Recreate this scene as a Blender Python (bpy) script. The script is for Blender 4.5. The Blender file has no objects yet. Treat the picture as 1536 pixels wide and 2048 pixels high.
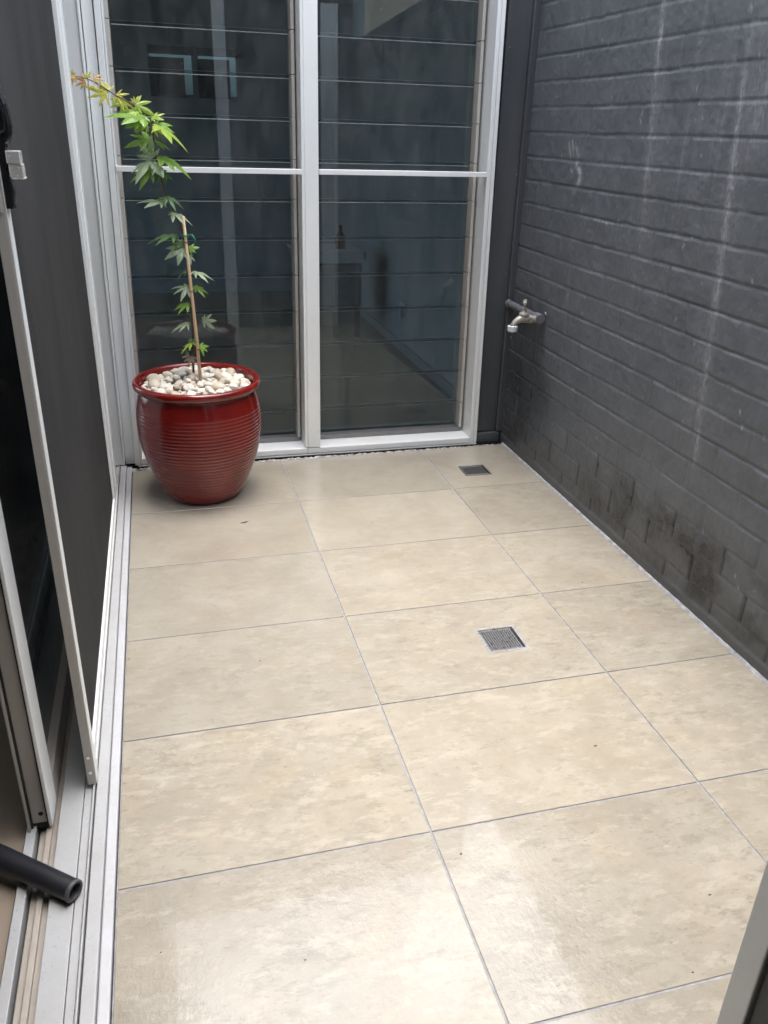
import bpy, bmesh, math, random
import numpy as np
from mathutils import Vector, Matrix
random.seed(7); rng = np.random.default_rng(7)
S = bpy.context.scene
COL = S.collection
R = math.radians

# ------------------------------------------------------------------ camera
CAM = Vector((-0.42388, -2.71259, 1.24562))
CR = Vector((0.96684046, -0.25383385, 0.0280696))
CU = Vector((0.08322144, 0.41706978, 0.90505634))
CF = Vector((0.24144092, 0.8727091, -0.42436436))
FPX = 1633.4
cd = bpy.data.cameras.new('camera')
cd.sensor_fit = 'HORIZONTAL'; cd.sensor_width = 36.0; cd.lens = 36.0 * FPX / 1536.0
cd.clip_start = 0.02; cd.clip_end = 400
cd.dof.use_dof = True; cd.dof.focus_distance = 2.5; cd.dof.aperture_fstop = 18
co = bpy.data.objects.new('camera', cd); COL.objects.link(co)
co.matrix_world = Matrix(((CR.x, CU.x, -CF.x, CAM.x), (CR.y, CU.y, -CF.y, CAM.y), (CR.z, CU.z, -CF.z, CAM.z), (0, 0, 0, 1)))
S.camera = co

# ------------------------------------------------------------------ sky, sun, exposure
SUN_EL, SUN_AZ = R(87), R(12)       # azimuth measured from +y towards +x
W = bpy.data.worlds.new('World'); S.world = W; W.use_nodes = True
wt = W.node_tree; bg = wt.nodes['Background']
sky = wt.nodes.new('ShaderNodeTexSky'); sky.sky_type = 'NISHITA'; sky.sun_disc = False
sky.sun_elevation = SUN_EL; sky.sun_rotation = SUN_AZ
sky.dust_density = 4.0; sky.air_density = 1.0; sky.ozone_density = 1.0
hsv = wt.nodes.new('ShaderNodeHueSaturation'); hsv.inputs['Saturation'].default_value = 0.5
wt.links.new(sky.outputs[0], hsv.inputs['Color']); wt.links.new(hsv.outputs[0], bg.inputs['Color'])
bg.inputs['Strength'].default_value = 0.15
sd = bpy.data.lights.new('sun', 'SUN'); sd.energy = 0.50; sd.angle = R(84); sd.color = (1.0, 0.98, 0.95)
so = bpy.data.objects.new('sun', sd); COL.objects.link(so)
sv = Vector((math.sin(SUN_AZ) * math.cos(SUN_EL), math.cos(SUN_AZ) * math.cos(SUN_EL), math.sin(SUN_EL)))
so.rotation_euler = sv.to_track_quat('Z', 'Y').to_euler(); so.location = (3, -4, 8)
S.view_settings.view_transform = 'Standard'; S.view_settings.look = 'None'
S.view_settings.exposure = 2.3; S.view_settings.gamma = 1.0
S.render.engine = 'CYCLES'
S.cycles.max_bounces = 10; S.cycles.transparent_max_bounces = 24; S.cycles.diffuse_bounces = 5; S.cycles.glossy_bounces = 5
S.cycles.caustics_reflective = False; S.cycles.caustics_refractive = False
S.cycles.use_denoising = True; S.cycles.sample_clamp_indirect = 6.0

# ------------------------------------------------------------------ helpers
def at(px, py, axis, val):
    """Point where the photo's sight line through a pixel meets a real plane of the place."""
    d = CR * ((px - 768) / FPX) - CU * ((py - 1024) / FPX) + CF
    i = 'xyz'.index(axis)
    return CAM + d * ((val - CAM[i]) / d[i])

class MB:
    def __init__(s): s.v = []; s.f = []; s.m = []; s.mi = 0
    def add(s, vs, fs):
        n = len(s.v); s.v += [tuple(v) for v in vs]
        for f in fs: s.f.append(tuple(n + i for i in f)); s.m.append(s.mi)
    def box(s, x0, x1, y0, y1, z0, z1, lean=0.0):
        vs = [(x + lean * z, y, z) for z in (z0, z1) for y in (y0, y1) for x in (x0, x1)]
        s.add(vs, [(0, 2, 3, 1), (4, 5, 7, 6), (0, 1, 5, 4), (1, 3, 7, 5), (3, 2, 6, 7), (2, 0, 4, 6)])
    def tube(s, pts, rad, n=16, cap=True):
        pts = [Vector(p) for p in pts]
        rads = rad if isinstance(rad, (list, tuple)) else [rad] * len(pts)
        up = None; rings = []
        for i, p in enumerate(pts):
            a = pts[max(0, i - 1)]; b = pts[min(len(pts) - 1, i + 1)]
            t = (b - a).normalized()
            if up is None:
                up = Vector((0, 0, 1)) if abs(t.z) < 0.9 else Vector((1, 0, 0))
            u = (up - t * up.dot(t)).normalized(); w = t.cross(u); up = u
            rings.append([p + (u * math.cos(2 * math.pi * k / n) + w * math.sin(2 * math.pi * k / n)) * rads[i] for k in range(n)])
        vs = [q for r in rings for q in r]; fs = []
        for i in range(len(pts) - 1):
            for k in range(n):
                fs.append((i * n + k, i * n + (k + 1) % n, (i + 1) * n + (k + 1) % n, (i + 1) * n + k))
        if cap:
            fs.append(tuple(range(n - 1, -1, -1))); fs.append(tuple((len(pts) - 1) * n + k for k in range(n)))
        s.add(vs, fs)
    def lathe(s, prof, c=(0, 0, 0), n=64, axis=None):
        """prof: (r, h); axis: direction of h."""
        ax = Vector(axis or (0, 0, 1)).normalized()
        u = ax.orthogonal().normalized(); w = ax.cross(u); c = Vector(c)
        vs = []; fs = []
        for r, h in prof:
            for k in range(n):
                a = 2 * math.pi * k / n
                vs.append(c + ax * h + (u * math.cos(a) + w * math.sin(a)) * r)
        for i in range(len(prof) - 1):
            for k in range(n):
                fs.append((i * n + k, i * n + (k + 1) % n, (i + 1) * n + (k + 1) % n, (i + 1) * n + k))
        s.add(vs, fs)
    def build(s, name, mats, parent=None, smooth=False, bevel=0.0, origin=None):
        me = bpy.data.meshes.new(name)
        vs = s.v
        if origin is not None:
            o0 = Vector(origin); vs = [Vector(v) - o0 for v in vs]
        me.from_pydata([tuple(v) for v in vs], [], s.f); me.update()
        if not isinstance(mats, (list, tuple)): mats = [mats]
        for m in mats: me.materials.append(m)
        me.polygons.foreach_set('material_index', s.m)
        if smooth: me.polygons.foreach_set('use_smooth', [True] * len(me.polygons))
        o = bpy.data.objects.new(name, me); COL.objects.link(o)
        if origin is not None: o.location = origin
        if parent:
            o.parent = parent
            o.location = Vector(o.location) - Vector(parent.location)
        if bevel:
            b = o.modifiers.new('bevel', 'BEVEL'); b.width = bevel; b.segments = 2; b.limit_method = 'ANGLE'
        return o

def tag(o, label=None, cat=None, group=None, kind=None):
    if label: o['label'] = label
    if cat: o['category'] = cat
    if group: o['group'] = group
    if kind: o['kind'] = kind
    return o
def thing(name, loc, label, cat, group=None):
    o = bpy.data.objects.new(name, None); COL.objects.link(o); o.location = loc
    o.empty_display_size = 0.1
    return tag(o, label, cat, group)

# ------------------------------------------------------------------ materials
class NT:
    def __init__(s, name):
        s.mat = bpy.data.materials.new(name); s.mat.use_nodes = True
        s.t = s.mat.node_tree; s.b = s.t.nodes['Principled BSDF']; s.out = s.t.nodes['Material Output']
        s.tc = None
    def n(s, typ, **kw):
        d = s.t.nodes.new(typ)
        for k, v in kw.items(): setattr(d, k, v)
        return d
    def l(s, a, b): s.t.links.new(a, b)
    def coord(s, scale=(1, 1, 1)):
        g = s.n('ShaderNodeTexCoord'); m = s.n('ShaderNodeMapping'); m.inputs['Scale'].default_value = scale
        s.l(g.outputs['Object'], m.inputs['Vector']); return m.outputs[0]
    def noise(s, scale, detail=4, rough=0.55, dist=0.0, vec=None, stretch=(1, 1, 1)):
        d = s.n('ShaderNodeTexNoise'); d.inputs['Scale'].default_value = scale
        d.inputs['Detail'].default_value = detail; d.inputs['Roughness'].default_value = rough
        d.inputs['Distortion'].default_value = dist
        s.l(vec if vec is not None else s.coord(stretch), d.inputs['Vector']); return d.outputs['Fac']
    def ramp(s, fac, stops):
        d = s.n('ShaderNodeValToRGB'); e = d.color_ramp.elements
        while len(e) < len(stops): e.new(0.5)
        for i, (p, c) in enumerate(stops):
            e[i].position = p; e[i].color = (c, c, c, 1) if not isinstance(c, (tuple, list)) else (*c, 1)
        s.l(fac, d.inputs[0]); return d.outputs[0]
    def mix(s, fac, a, b, mode='MIX'):
        d = s.n('ShaderNodeMix', data_type='RGBA', blend_type=mode)
        for sock, v in ((d.inputs[0], fac), (d.inputs[6], a), (d.inputs[7], b)):
            if isinstance(v, (int, float)): sock.default_value = v
            elif isinstance(v, (tuple, list)): sock.default_value = (*v, 1)
            else: s.l(v, sock)
        return d.outputs[2]
    def math(s, op, a, b=0.0):
        d = s.n('ShaderNodeMath', operation=op)
        for sock, v in ((d.inputs[0], a), (d.inputs[1], b)):
            if isinstance(v, (int, float)): sock.default_value = v
            else: s.l(v, sock)
        return d.outputs[0]
    def attr(s, name):
        d = s.n('ShaderNodeAttribute'); d.attribute_name = name; return d
    def bump(s, h, strength, dist, normal=None):
        d = s.n('ShaderNodeBump'); d.inputs['Strength'].default_value = strength; d.inputs['Distance'].default_value = dist
        s.l(h, d.inputs['Height'])
        if normal is not None: s.l(normal, d.inputs['Normal'])
        return d.outputs[0]
    def set(s, **kw):
        for k, v in kw.items():
            k = {'color': 'Base Color', 'rough': 'Roughness', 'metal': 'Metallic', 'normal': 'Normal', 'spec': 'Specular IOR Level', 'ior': 'IOR', 'coat': 'Coat Weight', 'coatrough': 'Coat Roughness'}[k]
            sk = s.b.inputs[k]
            if isinstance(v, (int, float)): sk.default_value = v
            elif isinstance(v, (tuple, list)): sk.default_value = (*v, 1)
            else: s.l(v, sk)
        return s.mat

def simple(name, col, rough=0.5, metal=0.0, var=0.12, scale=30, bump=0.0, stretch=(1, 1, 1)):
    t = NT(name)
    f = t.noise(scale, 5, 0.6, stretch=stretch)
    c = t.mix(t.ramp(f, [(0.3, 0.0), (0.7, 1.0)]), tuple(x * (1 - var) for x in col), tuple(min(1, x * (1 + var)) for x in col))
    r = t.math('ADD', t.math('MULTIPLY', t.noise(scale * 2.3, 3), 0.25), rough - 0.12)
    t.set(color=c, rough=r, metal=metal)
    if bump: t.set(normal=t.bump(t.noise(scale * 8, 3), bump, 0.001))
    return t.mat

def alu(name, col, dirt=0.25, rough=0.36, metal=0.12):
    t = NT(name)
    a = t.noise(9, 6, 0.7, stretch=(1, 1, 0.25)); b = t.noise(90, 4, 0.6)
    m = t.ramp(t.math('ADD', t.math('MULTIPLY', a, 0.7), t.math('MULTIPLY', b, 0.3)), [(0.42, 0.0), (0.72, 1.0)])
    c = t.mix(t.math('MULTIPLY', m, dirt), col, (0.33, 0.30, 0.26))
    sp = t.ramp(t.noise(260, 2, 0.5), [(0.68, 0.0), (0.74, 1.0)])
    c = t.mix(t.math('MULTIPLY', sp, dirt * 0.9), c, (0.12, 0.11, 0.10))
    t.set(color=c, rough=t.math('ADD', t.math('MULTIPLY', b, 0.3), rough - 0.15), metal=metal,
          normal=t.bump(t.noise(300, 2), 0.05, 0.0005))
    return t.mat

M = {}
M['alu'] = alu('pale_aluminium', (0.86, 0.885, 0.885), 0.10)
M['alu_sill'] = alu('sill_aluminium', (0.47, 0.48, 0.49), 0.35, 0.32)
M['alu_dull'] = alu('dull_sill_angle', (0.52, 0.53, 0.555), 0.35, 0.45)
M['alu_warm'] = alu('stile_aluminium', (0.42, 0.40, 0.37), 0.35, 0.4)
M['alu_beige'] = alu('gallery_aluminium', (0.52, 0.49, 0.45), 0.3, 0.45, 0.2)
M['dirty'] = alu('dirty_track', (0.42, 0.38, 0.33), 0.9, 0.55, 0.2)
M['steel'] = alu('drain_steel', (0.55, 0.56, 0.57), 0.3, 0.3, 0.6)
M['steel_dark'] = alu('dark_drain_steel', (0.20, 0.205, 0.21), 0.4, 0.4, 0.5)
M['gasket'] = simple('rubber_gasket', (0.015, 0.014, 0.013), 0.6)
M['black'] = simple('black_plastic', (0.012, 0.012, 0.014), 0.28)
M['chrome'] = alu('latch_chrome', (0.80, 0.78, 0.75), 0.15, 0.25, 0.5)
M['dark_void'] = simple('dark_recess', (0.015, 0.014, 0.013), 0.9)
M['mortar'] = simple('mortar', (0.34, 0.33, 0.31), 0.6, var=0.8, scale=45, bump=1.0)
M['sealant'] = simple('grey_sealant', (0.32, 0.32, 0.335), 0.5, var=0.4, scale=40, bump=0.5)
M['plaster'] = simple('interior_paint', (0.28, 0.345, 0.37), 0.7, var=0.05, scale=6)
M['ceiling'] = simple('ceiling_paint', (0.6, 0.6, 0.58), 0.8, var=0.03, scale=6)
M['cladding'] = simple('dark_cladding', (0.07, 0.075, 0.08), 0.5, var=0.1, scale=8)

def wet_panel():
    t = NT('painted_panel')
    a = t.noise(14, 5, 0.6, stretch=(1, 1, 0.12))
    c = t.mix(t.ramp(a, [(0.35, 0.0), (0.75, 1.0)]), (0.055, 0.060, 0.066), (0.085, 0.09, 0.098))
    v = t.n('ShaderNodeTexVoronoi'); v.inputs['Scale'].default_value = 38; t.l(t.coord(), v.inputs['Vector'])
    sp = t.ramp(v.outputs['Distance'], [(0.055, 1.0), (0.085, 0.0)])
    msk = t.ramp(t.noise(7, 2), [(0.55, 0.0), (0.62, 1.0)])
    c = t.mix(t.math('MULTIPLY', sp, msk), c, (0.5, 0.5, 0.48))
    t.set(color=c, rough=t.math('ADD', t.math('MULTIPLY', a, 0.3), 0.2), spec=0.6, normal=t.bump(t.noise(60, 3), 0.06, 0.002))
    return t.mat
M['panel'] = wet_panel()

def mesh_mat():
    t = NT('insect_mesh')
    sp = t.ramp(t.noise(420, 2, 0.5), [(0.35, 0.0), (0.75, 1.0)])
    c = t.mix(sp, (0.024, 0.0245, 0.025), (0.05, 0.051, 0.052))
    big = t.noise(5, 4, 0.6, stretch=(1, 1, 0.4))
    c = t.mix(t.ramp(big, [(0.4, 0.0), (0.75, 0.5)]), c, (0.07, 0.069, 0.067))
    fl = t.ramp(t.noise(70, 2, 0.5), [(0.77, 0.0), (0.80, 0.6)])
    c = t.mix(fl, c, (0.17, 0.165, 0.155))
    t.set(color=c, rough=0.85, spec=0.2, normal=t.bump(t.noise(700, 1), 0.4, 0.0006))
    tr = t.n('ShaderNodeBsdfTransparent'); m = t.n('ShaderNodeMixShader'); m.inputs[0].default_value = 0.16   # open weave
    t.l(t.b.outputs[0], m.inputs[1]); t.l(tr.outputs[0], m.inputs[2]); t.l(m.outputs[0], t.out.inputs['Surface'])
    return t.mat
M['mesh'] = mesh_mat()

def tile_mat():
    t = NT('stone_look_tile')
    v = t.attr('tile')                                # per-tile random colour offsets
    sep = t.n('ShaderNodeSeparateColor'); t.l(v.outputs['Color'], sep.inputs[0])
    off = t.n('ShaderNodeVectorMath', operation='MULTIPLY_ADD')
    t.l(v.outputs['Color'], off.inputs[0]); off.inputs[1].default_value = (37, 53, 29)
    t.l(t.coord(), off.inputs[2]); P = off.outputs[0]
    def nz(*a, **k): return t.noise(*a, vec=P, **k)
    def fz(sc, det, ro, di):                          # flecks drawn out along the tile
        m = t.n('ShaderNodeMapping'); m.inputs['Scale'].default_value = (0.55, 1.25, 1); m.inputs['Rotation'].default_value = (0, 0, 0.25)
        t.l(P, m.inputs['Vector']); return t.noise(sc, det, ro, di, vec=m.outputs[0])
    cloud = t.ramp(nz(4.5, 6, 0.62, 0.4), [(0.30, 0.0), (0.70, 1.0)])
    base = t.mix(cloud, (0.345, 0.300, 0.240), (0.435, 0.388, 0.322))
    st = sep.outputs[2]                               # how strongly this tile is veined
    grey = t.ramp(nz(8, 10, 0.74, 0.1), [(0.45, 0.0), (0.66, 1.0)])
    base = t.mix(t.math('MULTIPLY', grey, t.math('MULTIPLY', st, 0.55)), base, (0.295, 0.262, 0.212))
    zone = t.ramp(nz(5, 4, 0.6), [(0.35, 0.25), (0.65, 1.0)])         # flecks gather in drifts
    stz = t.math('MULTIPLY', st, zone)
    g2 = t.ramp(fz(34, 10, 0.74, 0.15), [(0.52, 0.0), (0.585, 0.8), (0.7, 1.0)])
    base = t.mix(t.math('MULTIPLY', g2, t.math('MULTIPLY', stz, 0.78)), base, (0.272, 0.238, 0.188))
    lite = t.ramp(fz(27, 10, 0.74, 0.15), [(0.525, 0.0), (0.59, 0.7), (0.74, 1.0)])
    base = t.mix(t.math('MULTIPLY', lite, t.math('MULTIPLY', st, 0.58)), base, (0.495, 0.442, 0.36))
    warm = t.ramp(nz(7, 5, 0.65, 0.3), [(0.50, 0.0), (0.74, 1.0)])
    base = t.mix(t.math('MULTIPLY', warm, t.math('MULTIPLY', st, 0.36)), base, (0.44, 0.345, 0.24))
    flk = t.ramp(fz(90, 7, 0.72, 0.1), [(0.60, 0.0), (0.66, 1.0)])
    base = t.mix(t.math('MULTIPLY', flk, t.math('MULTIPLY', stz, 0.75)), base, (0.225, 0.188, 0.142))
    pit = t.ramp(nz(120, 2, 0.5), [(0.775, 0.0), (0.80, 1.0)])
    base = t.mix(t.math('MULTIPLY', pit, 0.5), base, (0.10, 0.075, 0.05))
    g = t.n('ShaderNodeMix', data_type='RGBA', blend_type='MULTIPLY'); g.inputs[0].default_value = 1.0
    t.l(base, g.inputs[6])
    gr = t.ramp(sep.outputs[0], [(0.0, (0.855, 0.885, 0.89)), (1.0, (0.96, 0.985, 0.975))]); t.l(gr, g.inputs[7])
    # damp patches are glossier than the dry tile
    wet = t.ramp(t.noise(3.2, 5, 0.6, 0.6), [(0.38, 0.0), (0.60, 1.0)])
    rough = t.math('SUBTRACT', 0.22, t.math('MULTIPLY', wet, 0.14))
    h = t.math('ADD', t.math('MULTIPLY', t.noise(170, 3, 0.6), 1.0), t.math('MULTIPLY', t.noise(420, 2, 0.5), 0.4))
    nm = t.bump(h, 0.30, 0.0011)
    nm = t.bump(t.noise(9, 3), 0.12, 0.006, nm)
    nm = t.bump(t.noise(95, 3, 0.55, 0.2, stretch=(1, 0.75, 1)), 0.24, 0.0022, nm)
    t.set(color=g.outputs[2], rough=rough, normal=nm, ior=1.5, coat=0.45, coatrough=0.04)
    return t.mat
M['tile'] = tile_mat()
M['grout'] = simple('tile_grout', (0.27, 0.275, 0.29), 0.6, var=0.30, scale=45, bump=0.3)
M['floor_in'] = simple('interior_boards', (0.25, 0.205, 0.16), 0.35, var=0.2, scale=6, stretch=(1, 0.1, 1))

def brick_mat():
    t = NT('painted_brick')
    v = t.attr('stain_shade'); sep = t.n('ShaderNodeSeparateColor'); t.l(v.outputs['Color'], sep.inputs[0])
    n1 = t.noise(8, 6, 0.65); n2 = t.noise(130, 4, 0.6)
    c = t.mix(t.ramp(n1, [(0.3, 0.0), (0.7, 1.0)]), (0.083, 0.091, 0.102), (0.116, 0.126, 0.139))
    sp = t.ramp(n2, [(0.62, 0.0), (0.72, 1.0)])
    c = t.mix(t.math('MULTIPLY', sp, 0.3), c, (0.17, 0.17, 0.175))
    pin = t.ramp(t.noise(190, 1, 0.5), [(0.735, 0.0), (0.77, 1.0)])
    c = t.mix(t.math('MULTIPLY', pin, 0.5), c, (0.35, 0.35, 0.35))
    c = t.mix(t.math('MULTIPLY', sep.outputs[2], 0.6), c, (0.078, 0.074, 0.068))     # splash marks plus painted shade and floor reflection near the ground
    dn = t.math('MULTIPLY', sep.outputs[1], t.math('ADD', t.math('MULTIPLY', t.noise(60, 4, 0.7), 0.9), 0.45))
    c = t.mix(dn, c, (0.014, 0.016, 0.019))                                       # damp, mould and painted corner shade
    wn = t.math('MULTIPLY', sep.outputs[0], t.math('ADD', t.math('MULTIPLY', t.ramp(t.noise(150, 5, 0.7, stretch=(1, 1, 0.35)), [(0.38, 0.0), (0.62, 1.0)]), 1.25), 0.2))
    c = t.mix(wn, c, (0.40, 0.40, 0.43))                                          # lime run-off, plus painted arris highlights
    ro = t.math('SUBTRACT', t.math('ADD', t.math('MULTIPLY', n1, 0.25), 0.34), t.math('MULTIPLY', sep.outputs[1], 0.22))
    nm = t.bump(t.noise(85, 5, 0.6), 0.30, 0.0035)
    nm = t.bump(t.noise(320, 2, 0.5), 0.25, 0.0012, nm)
    t.set(color=c, rough=ro, normal=nm, spec=0.5)
    return t.mat
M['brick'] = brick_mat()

def glass_mat(name, tint, rough=0.0, ior=1.5, dirt=0.03):
    t = NT(name)
    tr = t.n('ShaderNodeBsdfTransparent'); tr.inputs[0].default_value = (*tint, 1)
    gl = t.n('ShaderNodeBsdfGlossy'); gl.inputs['Roughness'].default_value = rough; gl.inputs['Color'].default_value = (0.92, 0.97, 1, 1)
    fr = t.n('ShaderNodeFresnel'); fr.inputs['IOR'].default_value = ior
    m = t.n('ShaderNodeMixShader'); t.l(fr.outputs[0], m.inputs[0]); t.l(tr.outputs[0], m.inputs[1]); t.l(gl.outputs[0], m.inputs[2])
    df = t.n('ShaderNodeBsdfDiffuse'); df.inputs[0].default_value = (0.5, 0.5, 0.48, 1)
    dm = t.math('MULTIPLY', t.ramp(t.noise(16, 6, 0.7, stretch=(1, 1, 0.4)), [(0.35, 0.1), (0.8, 1.0)]), dirt)  # diffuse veil: streaky film with pale haze and reflection painted in
    v = t.n('ShaderNodeTexVoronoi'); v.inputs['Scale'].default_value = 24; t.l(t.coord(), v.inputs['Vector'])
    sp = t.ramp(v.outputs['Distance'], [(0.03, 1.0), (0.05, 0.0)])
    msk = t.ramp(t.noise(11, 2), [(0.57, 0.0), (0.60, 1.0)])
    dm = t.math('MAXIMUM', dm, t.math('MULTIPLY', t.math('MULTIPLY', sp, msk), 0.75))
    m2 = t.n('ShaderNodeMixShader'); t.l(dm, m2.inputs[0]); t.l(m.outputs[0], m2.inputs[1]); t.l(df.outputs[0], m2.inputs[2])
    t.l(m2.outputs[0], t.out.inputs['Surface'])
    return t.mat
M['glass'] = glass_mat('tinted_glass', (0.66, 0.755, 0.80), dirt=0.10, ior=1.55)  # veil raised to paint in the grey haze over the blades
M['glass_far'] = glass_mat('far_window_glass', (0.30, 0.36, 0.38))
M['glass_door'] = glass_mat('door_glass', (0.55, 0.63, 0.66), dirt=0.30)  # veil raised to paint in reflections the door pane lacks
M['glass_edge'] = simple('glinting_glass_edge', (0.58, 0.66, 0.68), 0.15)  # pale edge colour paints in the glints along the blades

def glaze():
    t = NT('red_glaze')
    a = t.noise(10, 5, 0.6); b = t.noise(160, 3, 0.6)
    c = t.mix(t.ramp(a, [(0.3, 0.0), (0.75, 1.0)]), (0.12, 0.005, 0.004), (0.20, 0.011, 0.007))
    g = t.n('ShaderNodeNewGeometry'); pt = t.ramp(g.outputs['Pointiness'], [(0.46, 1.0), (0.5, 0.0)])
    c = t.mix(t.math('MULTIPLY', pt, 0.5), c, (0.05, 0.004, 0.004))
    sp = t.ramp(b, [(0.7, 0.0), (0.76, 1.0)])
    c = t.mix(t.math('MULTIPLY', sp, 0.35), c, (0.26, 0.10, 0.08))
    t.set(color=c, rough=t.math('ADD', t.math('MULTIPLY', a, 0.14), 0.13), normal=t.bump(t.noise(26, 3), 0.08, 0.004), coat=0.35, coatrough=0.06, spec=0.45)
    return t.mat
M['glaze'] = glaze()

def pebble_mat(name, c0, c1):
    t = NT(name)
    oi = t.n('ShaderNodeObjectInfo')
    c = t.ramp(oi.outputs['Random'], [(0.0, tuple(0.72 * x for x in c0)), (0.22, c0), (0.6, c1), (0.85, tuple(0.9 * x for x in c1)), (1.0, (0.50, 0.49, 0.46))])
    vn = t.ramp(t.noise(70, 5, 0.7, 1.0), [(0.45, 0.0), (0.7, 1.0)])
    c = t.mix(t.math('MULTIPLY', vn, 0.45), c, tuple(x * 0.62 for x in c0))
    t.set(color=c, rough=0.55, normal=t.bump(t.noise(130, 4), 0.25, 0.002))
    return t.mat
M['pebble'] = pebble_mat('white_pebble', (0.56, 0.49, 0.39), (0.76, 0.72, 0.64))
M['pebble_grey'] = pebble_mat('grey_pebble', (0.40, 0.41, 0.40), (0.56, 0.57, 0.56))
M['soil'] = simple('potting_soil', (0.05, 0.038, 0.028), 0.95, var=0.5, scale=60, bump=1)

def leaf_mat(name, c0, c1, rough=0.4):
    t = NT(name)
    f = t.ramp(t.noise(45, 4), [(0.3, 0.0), (0.7, 1.0)])
    c = t.mix(f, c0, c1)
    t.set(color=c, rough=rough, spec=0.55)
    tl = t.n('ShaderNodeBsdfTranslucent'); t.l(t.mix(0.5, c, tuple(min(1, x * 2.2) for x in c1)), tl.inputs[0])
    m = t.n('ShaderNodeMixShader'); m.inputs[0].default_value = 0.35
    t.l(t.b.outputs[0], m.inputs[1]); t.l(tl.outputs[0], m.inputs[2]); t.l(m.outputs[0], t.out.inputs['Surface'])
    return t.mat
M['leaf_orange'] = leaf_mat('orange_leaf', (0.52, 0.27, 0.13), (0.55, 0.42, 0.15))
M['leaf_yellow'] = leaf_mat('yellow_leaf', (0.40, 0.40, 0.05), (0.54, 0.52, 0.10))
M['leaf_lime'] = leaf_mat('lime_leaf', (0.24, 0.37, 0.045), (0.36, 0.48, 0.08))
M['leaf_green'] = leaf_mat('green_leaf', (0.13, 0.26, 0.035), (0.22, 0.37, 0.06))
M['leaf_dark'] = leaf_mat('dark_leaf', (0.075, 0.155, 0.05), (0.13, 0.23, 0.08), 0.32)
M['leaf_pale'] = leaf_mat('greyish_leaf', (0.22, 0.30, 0.18), (0.34, 0.42, 0.28), 0.3)
M['leaf_dry'] = leaf_mat('dry_leaf', (0.14, 0.12, 0.08), (0.22, 0.20, 0.15), 0.6)
M['stem'] = simple('maple_bark', (0.07, 0.045, 0.028), 0.6, var=0.4, scale=50)
M['cane'] = simple('bamboo', (0.58, 0.41, 0.25), 0.5, var=0.18, scale=40, stretch=(1, 1, 0.1))
M['cane_node'] = simple('bamboo_node', (0.24, 0.13, 0.06), 0.6)
M['tie'] = simple('green_tie', (0.01, 0.16, 0.08), 0.4)
M['brass'] = alu('weathered_brass', (0.36, 0.34, 0.305), 0.6, 0.45, 0.35)
M['white_plastic'] = simple('white_plastic', (0.52, 0.56, 0.57), 0.4, var=0.06)
M['pipe_paint'] = simple('pipe_paint', (0.13, 0.132, 0.148), 0.4, var=0.2, scale=60, bump=0.3)
M['tube'] = simple('black_tube', (0.012, 0.013, 0.017), 0.42, var=0.35, scale=22, bump=0.15)
M['tube_rim'] = simple('tube_rim', (0.07, 0.07, 0.072), 0.5)
M['timber'] = simple('sideboard_timber', (0.20, 0.14, 0.09), 0.5, var=0.25, scale=14)
M['door_paint'] = simple('sideboard_door', (0.26, 0.29, 0.31), 0.5)
M['cloth'] = simple('white_cloth', (0.62, 0.64, 0.65), 0.8)
M['red'] = simple('red_enamel', (0.10, 0.015, 0.02), 0.3)
M['blind'] = simple('dark_blind', (0.05, 0.06, 0.07), 0.8)
M['cream'] = simple('cream_brick', (0.55, 0.49, 0.38), 0.85, var=0.15, scale=4, bump=0.3)
M['ground'] = simple('yard_soil', (0.16, 0.14, 0.10), 0.95, var=0.3, scale=3)
M['litter'] = simple('dead_leaf', (0.10, 0.045, 0.025), 0.8, var=0.3)

# ------------------------------------------------------------------ value noise in numpy
def vnoise(y, z, fy, fz, seed):
    g = np.random.default_rng(seed).random((256, 256))
    a = y * fy + 1000.0; b = z * fz + 1000.0
    i = np.floor(a).astype(int); j = np.floor(b).astype(int); u = a - i; v = b - j
    u = u * u * (3 - 2 * u); v = v * v * (3 - 2 * v)
    i0, i1, j0, j1 = i % 256, (i + 1) % 256, j % 256, (j + 1) % 256
    return (g[i0, j0] * (1 - u) + g[i1, j0] * u) * (1 - v) + (g[i0, j1] * (1 - u) + g[i1, j1] * u) * v
def sstep(a, b, x):
    t = np.clip((x - a) / (b - a), 0, 1); return t * t * (3 - 2 * t)

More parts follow.
